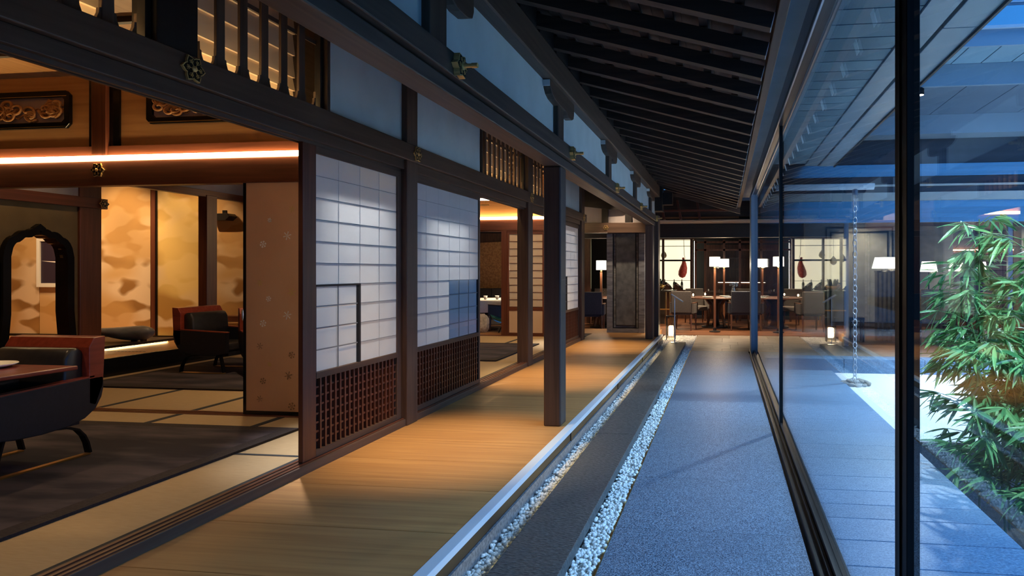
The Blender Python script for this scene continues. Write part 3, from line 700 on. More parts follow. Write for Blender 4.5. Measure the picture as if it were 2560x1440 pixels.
fl = [(-.36, 1.42, .030, 6, 1, 'snow_white'), (-.14, 1.49, .036, 6, 2, 'snow_white'), (-.10, 1.71, .028, 6, 2, 'snow_gold'), (-.30, 1.62, .022, 6, 0, 'snow_white'), (.02, 1.36, .028, 5, 0, 'snow_gold'), (.05, 1.40, .03, 6, 2, 'snow_white'),
      (-.39, 1.10, .028, 6, 2, 'snow_gold'), (-.10, 1.02, .034, 6, 2, 'snow_gold'), (-.31, .965, .024, 6, 1, 'snow_white'), (-.14, .83, .036, 6, 2, 'snow_white'), (-.36, .76, .030, 6, 1, 'snow_white'), (.05, .72, .028, 6, 2, 'snow_white'),
      (-.39, .57, .028, 6, 2, 'snow_brown'), (-.10, .50, .030, 6, 1, 'snow_brown'), (-.30, .42, .02, 6, 0, 'snow_gold'), (-.13, .33, .034, 6, 2, 'snow_brown'), (-.36, .28, .028, 6, 1, 'snow_brown'), (.00, .18, .028, 5, 0, 'snow_brown'), (-.39, .13, .028, 6, 2, 'snow_brown'), (-.10, .075, .034, 6, 1, 'snow_brown'), (.05, 1.22, .024, 6, 1, 'snow_white'), (.06, .24, .024, 6, 0, 'snow_white')]
for x, z, r, n, k, m in fl: ob('snowflake_print', flake(r, n, k), m, fs, loc=(x-.06, 0, z))
# small metal pull on the edge
ob('finger_pull', MB().blob((-.605, -.012, .83), (.012, .012, .05), 8, 6), 'steel', fs, True)

# ================================================================== LATTICE TRANSOMS
def ranma(label, y0, y1, pitch):
    t = th('lattice_transom', label, 'transom lattice', (SX-.06, (y0+y1)/2, 2.284), group='lattice transoms over the lintel'); h = .615; w_ = (y1-y0)/2
    bx('end_stile', (-.02, .02, -w_, -w_+.03, 0, h), 'black_z', t); bx('end_stile', (-.02, .02, w_-.03, w_, 0, h), 'black_z', t)
    n = max(2, round((2*w_-.06)/pitch)); p = (2*w_-.06)/n
    for k in range(1, n): bx('slat', (-.009, .009, -w_+.03+k*p-.028, -w_+.03+k*p+.028, 0, h), 'frame_z', t, bev=.003)
    for z in (.425, .50): bx('cross_bar', (-.016, -.009, -w_+.03, w_-.03, z, z+.026), 'frame_y', t)
    q = p-.056; g = q/2
    half = [(g, .115), (g*.98, .075), (g*.80, .072), (g*.76, .05), (g*.55, .022), (g*.25, .010), (0, .008)]
    arch_ = half+[(-a, b) for a, b in half[::-1][1:]]
    for k in range(n):
        c0 = -w_+.03+k*p+p/2; m = MB()
        for (u0, v0), (u1, v1) in zip(arch_, arch_[1:]):        # fill below the cusped outline
            m.prism([(c0+u1, 0), (c0+u0, 0), (c0+u0, v0), (c0+u1, v1)], 'x', -.008, .007)
        ob('cusped_foot', m, 'frame_y', t)
ranma('lattice transom at the upper left of the dark lintel, cut by the frame', .92, 2.60, .17)
ranma('large lattice transom between the black post and the yellowish plaster panel', 2.83, 3.86, .15)
ranma('narrow lattice transom above the third room opening', 6.56, 8.08, .15)
ranma('far lattice transom just left of the gallery post', 8.28, 9.58, .15)

# ================================================================== GILT FLOWER ORNAMENTS
def petals(r, n=6, m=8):
    p = []
    for k in range(n*m):
        t = 2*PI*k/(n*m); f = (k % m)/m; a = abs(f-.5)*2       # a=1 between petals
        p.append((t, r*(1-.26*a**1.6+.10*max(0, 1-a*6)/1)))
    return [(q*math.sin(t), q*math.cos(t)) for t, q in p]
def ornament(label, loc, r, axis, knob, group):
    t = th('flower_ornament', label, 'ornament', loc, rz={'x': 0, 'y': -PI/2}[axis], group=group)
    d = .03 if knob else .012
    ob('rim', MB().prism(petals(r), 'x', 0, d), 'gold', t); ob('face', MB().prism(petals(r*.90), 'x', d, d+.002), 'gilt_dark', t)
    for k in range(6):
        a = 2*PI*k/6+PI/6; m = MB(); c, s = math.sin(a), math.cos(a)
        m.bar([(d+.003, c*r*.25, s*r*.25), (d+.003, c*r*.74, s*r*.74)], r*.035, .003, (0, s, -c))
        for u in (.42, .56):
            for v in (-1, 1): m.bar([(d+.003, c*r*u, s*r*u), (d+.003, c*r*(u+.16)+v*s*r*.17, s*r*(u+.16)-v*c*r*.17)], r*.045, .003, (0, s, -c))
        ob('sprig', m, 'gold', t)
    b = MB(); nb = 14
    L = .075 if knob else .014
    prof = [(0, .36), (.006, .36), (.008, .2), (L*.6, .17), (L*.62, .22), (L, .22)] if knob else [(0, .25), (.006, .22), (.012, .1)]
    vs = [(d+x, q*r*math.cos(2*PI*k/nb), q*r*math.sin(2*PI*k/nb)) for x, q in prof for k in range(nb)]
    f = [(i*nb+k, i*nb+(k+1) % nb, (i+1)*nb+(k+1) % nb, (i+1)*nb+k) for i in range(len(prof)-1) for k in range(nb)]+[tuple((len(prof)-1)*nb+k for k in range(nb))]
    ob('boss', b.add(vs, f), 'gold', t)
g1 = 'flat gilt flowers on the wall lintel'; g2 = 'knobbed gilt flowers on the gallery beam'
for y, l in ((2.76, 'openwork gilt flower on the dark lintel below the black post'), (5.02, 'gilt flower on the lintel above the first screen post'), (8.2, 'gilt flower on the lintel above the red inner post'), (11.36, 'gilt flower at the far end of the wall lintel')):
    ornament(l, (SX+.021, y, 2.215), .062, 'x', False, g1)
for y, l in ((2.92, 'knobbed gilt flower on the outer beam nearest the camera'), (5.22, 'knobbed gilt flower on the beam above the gallery post'), (7.46, 'third knobbed gilt flower along the outer beam'), (9.66, 'fourth knobbed gilt flower along the outer beam'), (11.9, 'farthest knobbed gilt flower, at the corner post')):
    ornament(l, (BX+.029, y, 2.228), .056, 'x', True, g2)
g3 = 'gilt flowers on inner beams'
ornament('gilt flower on the reddish cross beam under the cove light', (-5.37, YC-.021, 2.12), .062, 'y', False, g3)
ornament('gilt flower on the alcove column bracket', (-7.32, 6.72, 2.045), .055, 'x', False, g3)
ornament('gilt flower on the end beam above the slate pillar', (-2.33, 12.449, 2.10), .05, 'y', False, g3)

# ================================================================== CARVED PANELS
def carved(label, x0, x1, z0, z1, seed):
    rn = random.Random(seed); t = th('carved_panel', label, 'carving', ((x0+x1)/2, YC+.03, z0)); w_ = (x1-x0)/2; h = z1-z0
    def rr(w2, a, b, c): return [(-w2+c, a), (w2-c, a), (w2, a+c), (w2, b-c), (w2-c, b), (-w2+c, b), (-w2, b-c), (-w2, a+c)]
    o_, i_ = rr(w_, 0, h, .04), rr(w_-.055, .055, h-.055, .025); m = MB(); n = 8
    vs = [(u, -.03, v) for u, v in o_]+[(u, -.03, v) for u, v in i_]+[(u, .0, v) for u, v in o_]+[(u, .0, v) for u, v in i_]
    f = []
    for k in range(n):
        j = (k+1) % n; f += [(k, j, n+j, n+k), (2*n+k, 3*n+k, 3*n+j, 2*n+j), (k, 2*n+k, 2*n+j, j), (n+k, n+j, 3*n+j, 3*n+k)]
    ob('frame', m.add(vs, f), 'lacquer', t, bev=.004)
    ob('gold_line', MB().box(-w_+.03, w_-.03, -.032, -.030, .012, .018).box(-w_+.03, w_-.03, -.032, -.030, h-.05, h-.046), 'brass', t)
    bx('backing', (-w_+.05, w_-.05, -.006, -.001, .05, h-.05), 'mauve_board', t)
    m = MB()
    for k in range(26):
        cx = rn.uniform(-w_+.11, w_-.11); cz = rn.uniform(.10, h-.10); a0 = rn.uniform(0, 6.28); sg = rn.choice((-1, 1)); R0 = rn.uniform(.035, .06)
        path = []; rad = []
        for i in range(16):
            q = i/15; rr_ = R0*(1-.72*q); path.append((max(-w_+.065, min(w_-.065, cx+rr_*math.cos(a0+sg*q*7)*1.5)), -.016-.012*q, max(.062, min(h-.062, cz+rr_*math.sin(a0+sg*q*7))))); rad.append(.015*(1-.4*q))
        m.tube(path, rad, 6)
        path = [(max(-w_+.07, min(w_-.07, cx+sg*i*.022)), -.014, max(.065, min(h-.065, cz+.02*math.sin(i*.9+a0)))) for i in range(8)]
        m.tube(path, [.009*(1-i/9) for i in range(8)], 5)
    ob('scrollwork', m, 'carving', t, True)
carved('carved dragon-and-cloud panel in black frame, left of the divider post', -6.75, -5.68, 2.50, 2.83, 3)
carved('carved blossom panel in black frame, cut off by the dark lintel', -4.93, -3.9, 2.51, 2.84, 8)

# ================================================================== RUGS
def rug(label, x0, x1, y0, y1):
    t = th('rug', label, 'rug', ((x0+x1)/2, (y0+y1)/2, .042)); w_, h = (x1-x0)/2, (y1-y0)/2
    bx('field', (-w_+.1, w_-.1, -h+.1, h-.1, 0, .016), 'rug', t)
    for b in ((-w_, w_, -h, -h+.1), (-w_, w_, h-.1, h), (-w_, -w_+.1, -h+.1, h-.1), (w_-.1, w_, -h+.1, h-.1)): bx('border', (*b, 0, .0158), 'rug_border', t)
rug('large slate-blue brushed rug with dark border under the near table', -6.6, -3.20, -.4, 4.48)
rug('mauve-grey rug in front of the alcove platform', -6.75, -3.3, 5.85, 8.0)
rug('dusky blue rug seen through the third room opening', -6.5, -3.02, 8.2, 10.2)

# ================================================================== LOUNGE CHAIRS AND TABLE
def lounge(label, loc, rz):
    t = th('lounge_chair', label, 'chair', loc, rz, group='low chairs in the tatami rooms')
    side = [(-.34, .235), (-.34, .475), (-.30, .48), (.27, .505), (.33, .505), (.335, .44), (.32, .37), (.28, .30), (.21, .25), (.10, .22), (-.05, .21), (-.2, .215)]
    for s in (-1, 1):
        x0, x1 = (-.315, -.26) if s < 0 else (.26, .315)
        ob('arm_panel', MB().prism(side, 'x', x0, x1), 'navy', t, bev=.006)
        ob('arm_cap', MB().prism([(-.345, .476), (-.345, .486), (.27, .515), (.27, .505)], 'x', x0, x1), 'mahogany', t)
        ob('rear_leg', MB().bar([(s*.25, -.02, .213), (s*.25, .06, .213), (s*.25, .15, .203), (s*.25, .21, .178), (s*.25, .25, .13), (s*.25, .272, .08), (s*.25, .288, .012)], .045, .012), 'iron', t)
        ob('front_leg', MB().bar([(s*.25, -.22, .213), (s*.25, -.27, .012)], .045, .012), 'iron', t)
        ob('runner', MB().box(s*.25-.02, s*.25+.02, -.275, .285, 0, .009), 'brass', t)
    ob('back_frame', MB().prism([(.235, .34), (.235, .70), (.27, .76), (.345, .765), (.33, .45), (.28, .32)], 'x', -.315, .315), 'mahogany', t, bev=.005)
    ob('back_cushion', MB().prism([(.12, .33), (.11, .50), (.12, .64), (.15, .695), (.20, .705), (.24, .68), (.24, .33)], 'x', -.27, .27), 'leather', t, True, bev=.02)
    ob('seat_cushion', MB().box(-.255, .255, -.32, .13, .25, .345), 'leather', t, bev=.025)
    bx('seat_base', (-.26, .26, -.33, .22, .21, .25), 'navy', t)
    return t
lounge('black leather low chair with red wood back tucked under the near table', (-4.36, 3.38, .058), 0)
lounge('black low chair in profile before the alcove platform', (-6.02, 6.98, .058), PI/2)
lounge('low chair half hidden behind the snowflake panel', (-5.12, 6.75, .058), PI*.27)
tb = th('dining_table', 'dark red wooden table at the left edge', 'table', (-4.85, 2.75, .058), group=None)
bx('table_top', (-.75, .915, -.85, .70, .585, .61), 'mahogany', tb, bev=.006)
bx('apron', (-.62, .62, -.72, .60, .49, .585), 'lacquer', tb)
for sx in (-.5, .5):
    for sy_ in (-.6, .42): bx('leg', (sx-.035, sx+.035, sy_-.035, sy_+.035, 0, .49), 'lacquer', tb, bev=.004)
tag(ob('plate', MB().lathe([(.02, 0), (.09, .002), (.13, .012), (.15, .022), (.148, .026), (.12, .014), (.02, .008)], 28), 'porcelain', None, True, loc=(-4.38, 3.28, .669)), 'white plate on the dark red table', 'plate')

# ================================================================== ALCOVE THINGS
sl = th('display_board', 'low dark display board glowing beneath on the alcove platform', 'display board', (-8.15, 7.55, .25))
bx('slab', (-.55, .50, -.58, .58, .025, .06), 'black_y', sl, bev=.004); bx('foot', (-.4, .35, -.45, .45, 0, .025), 'black_line', sl)
ob('under_light', MB().box(.36, .40, -.5, .5, .012, .022), 'led_strip', sl)
ws = th('stone_sculpture', 'smooth grey whale-shaped stone on the display board', 'sculpture', (-8.1, 7.6, .311))
path = [(-.62+i*.06, .02*math.sin(i*.5), .115+(.05 if i < 6 else .05-(.05*min(1, (i-5)/8)))*.0+.012*math.sin(i*.35)) for i in range(21)]
rad = [.028, .030, .031, .032, .034, .037, .041, .047, .054, .062, .070, .078, .085, .091, .095, .098, .098, .094, .084, .064, .02]
m = MB().tube(path, rad, 18)
ob('body', m, 'whale_stone', ws, True)
for x in (.28, .42): bx('foot', (x-.02, x+.02, -.03, .03, 0, .03), 'black_line', ws)
bx('foot', (-.4, -.37, -.02, .02, 0, .09), 'black_line', ws)
pf = th('picture_frame', 'white framed dark picture seen through the ogee window', 'picture', (-10.17, 8.54, 1.0))
for b in ((-.26, -.20, 0, .76), (.20, .26, 0, .76), (-.20, .20, 0, .06), (-.20, .20, .70, .76)): bx('frame', (b[0], b[1], -.04, 0, b[2], b[3]), 'white_frame', pf, bev=.003)
bx('canvas', (-.20, .20, -.02, 0, .06, .70), 'ink', pf)
ob('highlight', MB().prism([(-.19, .40), (.2, .36), (.2, .39)], 'y', -.023, -.021), 'porcelain', pf)
ob('gilt_mark', MB().box(.12, .16, -.023, -.021, .12, .34).box(.13, .17, -.023, -.021, .46, .6), 'gold', pf)
vs_ = th('hanging_speaker', 'small dark wall speaker high in the alcove corner', 'speaker', (-7.3, 8.5, 1.98))
ob('cabinet', MB().prism([(-.17, 0), (.15, 0), (.22, .06), (.18, .10), (-.17, .10)], 'y', -.12, .04), 'smoked', vs_, bev=.006); bx('bracket', (-.03, .03, .04, .058, .02, .16), 'iron', vs_)

# ================================================================== ROOM LIGHTS
DLN = {}; ORD = ['first', 'second', 'third', 'fourth', 'fifth', 'sixth', 'seventh', 'eighth', 'ninth', 'tenth', 'eleventh', 'twelfth', 'thirteenth']
def downlight(label, loc, to, power, deg, color=WARM2, blend=.6, grp='ceiling downlights'):
    DLN[label] = DLN.get(label, -1)+1; label = ORD[DLN[label]]+' '+label
    t = th('downlight', label, 'downlight', loc, group=grp)
    n = 20; ob('ring', MB().lathe([(.045, -.012), (.06, -.012), (.06, 0), (.045, 0)], n), 'iron', t)
    ob('lens', MB().lathe([(.001, -.004), (.044, -.004), (.044, -.002), (.001, -.002)], n), 'downlight', t)
    s = spot('downlight_beam', (0, 0, -.02), (to[0]-loc[0], to[1]-loc[1], to[2]-loc[2]), power, deg, color, blend, .03, t)
    return t
gd = 'recessed and added downlights over the gallery'
for y, x, p in ((1.4, -2.0, 18), (4.35, -2.0, 420), (7.35, -2.0, 420), (10.35, -2.0, 380)):  # the nearest, dimmest one is added as warm fill
    downlight('recessed gallery downlight in the dark board ceiling, the nearest one added', (x, y, 2.958), (x+.05, y+.05, 0), p, 46, (1, .72, .38), 1.0, gd)
downlight('added washer brightening the slate pillar', (-2.0, 11.95, 2.958), (-2.0, 12.76, 1.1), 110, 60, WARM2, .8, gd)  # unseen lamp added to brighten the dark pillar
for y, z in ((4.3, 2.955), (5.8, 2.995), (10.5, 2.955)): downlight('added washer brightening the paper screens from behind', (-3.15, y, z), (-2.60, y, 1.2), 560, 50, (.96, .96, 1), 1.0, 'added washers behind the screens')  # unseen lamps added to make the paper brighter from behind
rg = 'downlights in the tatami rooms'
for loc, to, p, d in (((-4.5, 2.6, 2.955), (-4.5, 2.9, 0), 60, 64), ((-3.05, 2.2, 2.955), (-3.02, 2.2, 0), 60, 25), ((-3.05, 3.1, 2.955), (-3.02, 3.1, 0), 60, 25), ((-5.0, 6.2, 2.995), (-5.0, 6.0, 0), 110, 110), ((-3.6, 6.6, 2.995), (-3.5, 6.9, 0), 90, 90),
                      ((-8.9, 7.5, 2.995), (-9.1, 8.56, 1.2), 190, 85), ((-7.9, 7.3, 2.995), (-7.9, 8.56, 1.4), 140, 80), ((-10.0, 7.2, 2.995), (-10.1, 8.56, 1.2), 190, 80), ((-6.4, 5.6, 2.995), (-7.4, 5.9, 1.2), 35, 70),
                      ((-3.7, 9.6, 2.955), (-3.4, 10.2, 0), 110, 100), ((-3.6, 10.6, 2.955), (-3.5, 11.5, 1.1), 60, 80)):
    downlight('recessed downlight in the tatami room ceiling', loc, to, p, d, WARM, .7, rg)

# ================================================================== STEPPING STONE AND PEBBLES
ss = th('stepping_stone', 'long dark chiselled stepping stone floating between two white pebble beds', 'stepping stone', (-.887, 5.6, -.215))
yy = -6.4; lens = (2.9, 3.1, 3.2, 2.9, .78)
for k, L in enumerate(lens):
    bx('stone_length', (-.158, .158, yy+.001, min(yy+L, 6.45)-.001, .062, .123), 'step_stone', ss, bev=.004); yy += L
bx('plinth', (-.08, .14, -6.3, 6.4, 0, .062), 'black_line', ss)
for a, b in ((-6.4, -2.2), (-2.05, 1.9), (2.3, 5.6)): bx('under_light', (-.150, -.138, a, b, .050, .0615), 'led_edge', ss)
prnd = random.Random(5)
pm_ = []
for k in range(8):
    m = MB(); m.blob((0, 0, 0), (1, prnd.uniform(.7, 1.0), prnd.uniform(.55, .8)), 7, 5, .16, prnd); pm_.append(m)
shared = []
for k, m in enumerate(pm_):
    me = m.mesh('pebble', True); me.materials.append(MATS['pebble']); shared.append(me)
def pebble_bed(label, x0, x1, y0, y1, dens, n_single, loc, zc=-.188, fn=None):
    t = th('pebble_bed', label, 'pebbles', loc); cand = []
    n = int((x1-x0)*(y1-y0)*dens)
    for i in range(n):
        y = y0+(y1-y0)*prnd.random(); x = prnd.uniform(x0, x1)
        if fn and not fn(x, y): continue
        s = prnd.uniform(.0085, .0145); cand.append((y, x, zc+prnd.uniform(-.002, .026), s))
    cand.sort(key=lambda q: (abs(q[0]-2.6) if q[0] > 2.35 else 9, ))
    rest = MB()
    for i, (y, x, z, s) in enumerate(cand):
        k = prnd.randrange(8); rot = (prnd.uniform(-.6, .6), prnd.uniform(-.6, .6), prnd.uniform(0, 6.28))
        if i < n_single:
            o = ob('pebble', shared[k], None, t, loc=(x-loc[0], y-loc[1], z-loc[2]), rot=rot); o.scale = (s, s, s)
        else:
            M_ = Matrix.Translation((x-loc[0], y-loc[1], z-loc[2])) @ Matrix.Rotation(rot[2], 4, 'Z') @ Matrix.Rotation(rot[0], 4, 'X') @ Matrix.Diagonal((s, s, s, 1))
            rest.add([M_ @ Vector(v) for v in pm_[k].v], pm_[k].f)
    o = ob('loose_pebbles', rest, 'pebble', t, True); o['kind'] = 'stuff'
pebble_bed('white pebbles between the gallery kerb and the stepping stone, lit yellow along the stone', -1.195, -.985, 1.2, 12.15, 4600, 150, (-1.09, 6, -.215))
pebble_bed('white pebbles between the stepping stone and the brass edge of the path', -.735, -.612, 1.2, 12.15, 5200, 150, (-.67, 6, -.215))
pebble_bed('white pebbles at the far end around the floor lantern', -1.31, -.612, 12.15, 14.0, 3000, 0, (-.95, 13, -.215))

# ================================================================== FLOOR LANTERN, MENU STAND
lt = th('floor_lantern', 'glowing square glass floor lantern at the corner post', 'lantern', (-1.10, 13.15, -.185))
for sx in (-1, 1):
    for s2 in (-1, 1): bx('corner_rod', (sx*.085-.008, sx*.085+.008, s2*.085-.008, s2*.085+.008, 0, .50), 'bronze_frame', lt)
ob('top_ring', MB().box(-.095, .095, -.095, -.08, .49, .51).box(-.095, .095, .08, .095, .49, .51).box(-.095, -.08, -.08, .08, .49, .51).box(.08, .095, -.08, .08, .49, .51), 'bronze_frame', lt)
bx('base', (-.095, .095, -.095, .095, 0, .02), 'bronze_frame', lt)
for b in ((-.077, .077, -.082, -.079), (-.077, .077, .079, .082), (-.082, -.079, -.077, .077), (.079, .082, -.077, .077)): bx('glass_side', (*b, .02, .49), 'lamp_glass', lt)
ob('candle', MB().lathe([(.045, .10), (.05, .12), (.05, .28), (.04, .30)], 16), 'bulb', lt, True)
point('lantern_light', (0, 0, .2), 14, WARM2, .05, lt)
ms = th('menu_stand', 'slim metal reading stand on the end of the stepping stone', 'stand', (-.93, 11.95, -.092))
ob('pole', MB().tube([(0, 0, 0), (0, 0, .88)], .008, 8), 'steel', ms)
bx('foot', (-.07, .07, -.07, .07, 0, .006), 'steel', ms)
ob('tilted_plate', MB().prism([(-.06, .90), (.16, .76), (.165, .775), (-.055, .915)], 'y', -.11, .0), 'alu_edge', ms)

# ================================================================== DINING HALL
def dchair(label, loc, rz, mat='upholstery', grp='upholstered chairs of the dining hall'):
    t = th('dining_chair', label, 'chair', loc, rz, group=grp)
    ob('backrest', MB().prism([(-.27, .42), (-.21, .42), (-.22, .92), (-.235, .935), (-.30, .935), (-.31, .92)], 'x', -.24, .24), mat, t, bev=.015)
    bx('seat', (-.23, .23, -.21, .26, .36, .48), mat, t, bev=.02)
    for s in (-1, 1):
        bx('arm', (s*.265-.03, s*.265+.03, -.24, .24, .40, .64), mat, t, bev=.012)
        bx('arm_rail', (s*.265-.028, s*.265+.028, -.24, .25, .641, .66), 'walnut', t, bev=.004)
        for yf, dy in ((-.24, -.06), (.22, .02)):
            ob('leg', MB().tube([(s*.235, yf, .38), (s*.245, yf+dy, 0)], [.026, .014], 8), 'walnut', t)
    return t
FD = -.168
dchair('dark upholstered armchair at the left of the front round table, its back to the corridor', (-.98, 15.45, FD), -.18)
dchair('navy upholstered armchair at the right of the front round table', (.36, 15.6, FD), .12, 'upholstery_navy')
dchair('taupe armchair behind the front round table, left side', (-.75, 17.3, FD), PI+.3, 'taupe')
dchair('taupe armchair behind the front round table, right side', (.45, 17.35, FD), PI-.3, 'taupe')
dchair('low armchair by the floor lamp left of the slate pillar', (-3.05, 14.6, FD), .1, 'upholstery_navy')
dchair('taupe armchair beyond the table left of the slate pillar', (-3.3, 17.0, FD), PI, 'taupe')
def rtable(label, loc, r, h=.76):
    t = th('round_table', label, 'table', loc, group='round tables of the dining hall')
    ob('table_top', MB().lathe([(r-.02, h-.03), (r, h-.022), (r, h-.005), (r-.006, h)], 40), 'walnut', t)
    ob('pedestal', MB().lathe([(.10, .06), (.07, .2), (.08, .6), (.22, h-.03)], 18), 'black_z', t, True)
    ob('foot', MB().lathe([(.36, 0), (.36, .03), (.12, .06)], 24), 'black_z', t)
    for k in range(4):
        a = PI/4+k*PI/2; c, s = math.cos(a), math.sin(a)
        ob('curved_leg', MB().bar([(.30*c, .30*s, .03), (.26*c, .26*s, .2), (.17*c, .17*s, .38), (.19*c, .19*s, .56), (.36*c, .36*s, h-.03)], .05, .04, (-s, c, 0)), 'walnut', t)
    return t
rtable('front round table set with plates and candles', (-.22, 16.2, FD), .78)
rtable('round table left of the slate pillar', (-3.0, 15.8, FD), .7)
def setting(x, y, z, wh):
    if wh in ('plate',):
        tag(ob('plate', MB().lathe([(.02, 0), (.09, .002), (.13, .012), (.14, .02), (.12, .012), (.02, .006)], 20), 'porcelain', None, True, loc=(x, y, z)), *PL.pop(0), 'tableware of the front round table')
    elif wh == 'glass':
        o = th('wine_glass', *PL.pop(0), (x, y, z), group='tableware of the front round table')
        ob('bowl', MB().lathe([(.008, .09), (.035, .11), (.042, .15), (.034, .20), (.031, .20), (.038, .15), (.03, .115), (.004, .095)], 14), 'lamp_glass', o, True)
        ob('stem', MB().lathe([(.032, 0), (.03, .004), (.005, .01), (.005, .09), (.009, .1)], 12), 'lamp_glass', o, True)
    else:
        o = th('candle_lamp', *PL.pop(0), (x, y, z), group='tableware of the front round table')
        ob('cup', MB().lathe([(.035, 0), (.045, .01), (.055, .12), (.05, .12), (.04, .015), (.01, .01)], 14), 'lamp_glass', o, True)
        ob('flame', MB().blob((0, 0, .06), (.022, .022, .035), 8, 6), 'shade', o, True)
TZ = FD+.761
PL = [('white plate before the left armchair on the front round table', 'plate'), ('white plate before the navy armchair on the front round table', 'plate'), ('white plate at the back of the front round table', 'plate'),
      ('candle cup at the left of the front round table', 'candle'), ('candle cup at the back left of the front round table', 'candle'), ('clear stemmed glass at the middle of the front round table', 'glass'), ('clear stemmed glass at the back right of the front round table', 'glass')]
for a in ((-.42, 15.8, 'plate'), (.1, 15.75, 'plate'), (.0, 16.6, 'plate'), (-.78, 15.95, 'c'), (-.5, 16.5, 'c'), (-.1, 15.95, 'glass'), (.3, 16.5, 'glass')): setting(a[0], a[1], TZ, a[2])
PL = [('candle cup on the round table left of the slate pillar', 'candle'), ('clear glass on the round table left of the slate pillar', 'glass'), ('white plate on the round table left of the slate pillar', 'plate')]
for a in ((-3.15, 15.5, 'c'), (-2.95, 15.4, 'glass'), (-2.75, 15.5, 'plate')): setting(a[0], a[1], TZ, a[2])
def flamp(label, loc, r=.125, zt=1.46, square=True, w_=16):
    t = th('floor_lamp', label, 'floor lamp', loc, group='drum shade floor lamps')
    ob('base', MB().lathe([(.13, 0), (.13, .02), (.04, .035), (.04, .10)], 20), 'bronze_frame', t)
    bx('pole', (-.026, .026, -.026, .026, .03, zt), 'lamp_wood', t, bev=.004)
    ob('finial', MB().lathe([(.015, zt), (.03, zt+.02), (.015, zt+.05)], 12), 'brass', t, True)
    ob('shade', MB().lathe([(r, zt+.06), (r*.98, zt+.28)], 24), 'shade', t, True)
    point('lamp_light', (0, -.17, zt+.1), w_, WARM2, .06, t)
    return t
flamp('drum shade floor lamp before the front round table', (-.23, 14.95, FD), .125)
flamp('drum shade floor lamp behind the front round table', (-.02, 17.6, FD), .135)
flamp('drum shade floor lamp left of the slate pillar', (-2.90, 14.9, FD), .12, 1.38)
# wine and ham cabinet
cl = th('display_cabinet', 'brightly lit glazed cabinet with hanging ham and bottles', 'cabinet', (-1.6, 19.0, FD))
bx('lit_back', (-1.2, .62, .55, .6, .85, 2.35), 'cellar_wall', cl); bx('counter', (-1.2, .68, -.1, .6, .78, .85), 'walnut', cl); bx('base', (-1.2, .68, 0, .6, 0, .78), 'walnut', cl)
bx('cabinet_top', (-1.2, .7, -.05, .6, 2.35, 2.46), 'walnut', cl)
for x in (-1.17, -.72, -.22, .62): bx('upright', (x-.035, x+.035, -.04, .02, .85, 2.35), 'walnut', cl)
for z, h in ((1.70, .05), (2.14, .016)): bx('rail', (-1.13, .59, -.03, .01, z, z+h), 'bronze_frame', cl)
bx('bottle_rail', (-1.13, .59, .05, .06, 1.12, 1.132), 'steel', cl)
bx('light_edge', (.70, .74, .0, .03, .85, 2.3), 'led_white', cl)
bx('light_edge', (-1.28, -1.22, .0, .03, .80, 2.3), 'neon', cl)
hm = th('hanging_ham', 'red cured ham leg hanging in the lit cabinet', 'ham', (-1.23, 19.3, 1.05))
ob('meat', MB().tube([(-.08, 0, 0), (-.06, 0, .05), (-.03, 0, .16), (0, 0, .30), (.01, 0, .42), (0, 0, .52), (-.02, 0, .60)], [.05, .11, .13, .11, .07, .04, .03], 14), 'ham', hm, True)
ob('cord', MB().tube([(-.02, 0, .60), (.05, 0, .55), (.02, 0, .66), (0, 0, 1.16)], .008, 6), 'cheese', hm)
for k, (x, z, r, l) in enumerate(((-2.16, 1.55, .10, 'large cheese gourd hanging at the left of the lit cabinet'), (-1.83, 1.74, .09, 'round cheese hanging second from the left in the lit cabinet'), (-2.42, 1.62, .09, 'dark cheese gourd hanging behind the corner post'))):
    t = th('hanging_cheese', l, 'cheese', (x, 19.3, z-r*1.3), group='cheeses hanging in the cabinet')
    ob('body', MB().lathe([(.02, 0), (r*.8, r*.4), (r, r), (r*.75, r*1.8), (r*.25, r*2.4), (.02, r*2.6)], 16), 'cheese', t, True)
    ob('cord', MB().tube([(0, 0, r*2.5), (0, 0, 2.29-(z-r*1.3))], .006, 6), 'iron', t)
bl = ['dark wine bottle standing first from the left on the cabinet counter', 'dark wine bottle standing second from the left on the cabinet counter', 'dark wine bottle standing in the middle of the cabinet counter', 'dark wine bottle standing under the ham', 'dark wine bottle at the right end of the cabinet counter']
for k, x in enumerate((-2.25, -2.0, -1.78, -1.5, -1.27)):
    t = th('wine_bottle', bl[k], 'bottle', (x, 19.08, FD+.851), group='standing bottles')
    ob('body', MB().lathe([(.036, 0), (.038, .01), (.038, .19), (.03, .22), (.014, .25), (.014, .31), (.012, .312)], 14), 'bottle', t, True); ob('label', MB().lathe([(.0385, .06), (.0385, .14)], 14), 'bottle_label', t, True)
for k, x in enumerate((-2.50, -2.22, -1.94, -1.66, -1.38)):
    t = th('wine_cradle', ['leftmost tilted bottle cradle on the cabinet counter', 'second tilted bottle cradle on the cabinet counter', 'third tilted bottle cradle on the cabinet counter', 'fourth tilted bottle cradle on the cabinet counter', 'rightmost tilted bottle cradle under the ham'][k], 'bottle cradle', (x, 18.95, FD+.851), group='tilted bottle cradles')
    ob('cradle', MB().prism([(-.10, 0), (.10, 0), (.10, .04), (-.06, .17), (-.10, .17)], 'y', -.04, .04), 'walnut', t)
    ob('bottle', MB().tube([(-.085, 0, .215), (.055, 0, .095), (.085, 0, .07), (.15, 0, .017)], [.034, .034, .014, .013], 10), 'bottle', t, True)
    ob('label', MB().tube([(-.05, 0, .186), (.03, 0, .117)], .0355, 10), 'bottle_label', t)
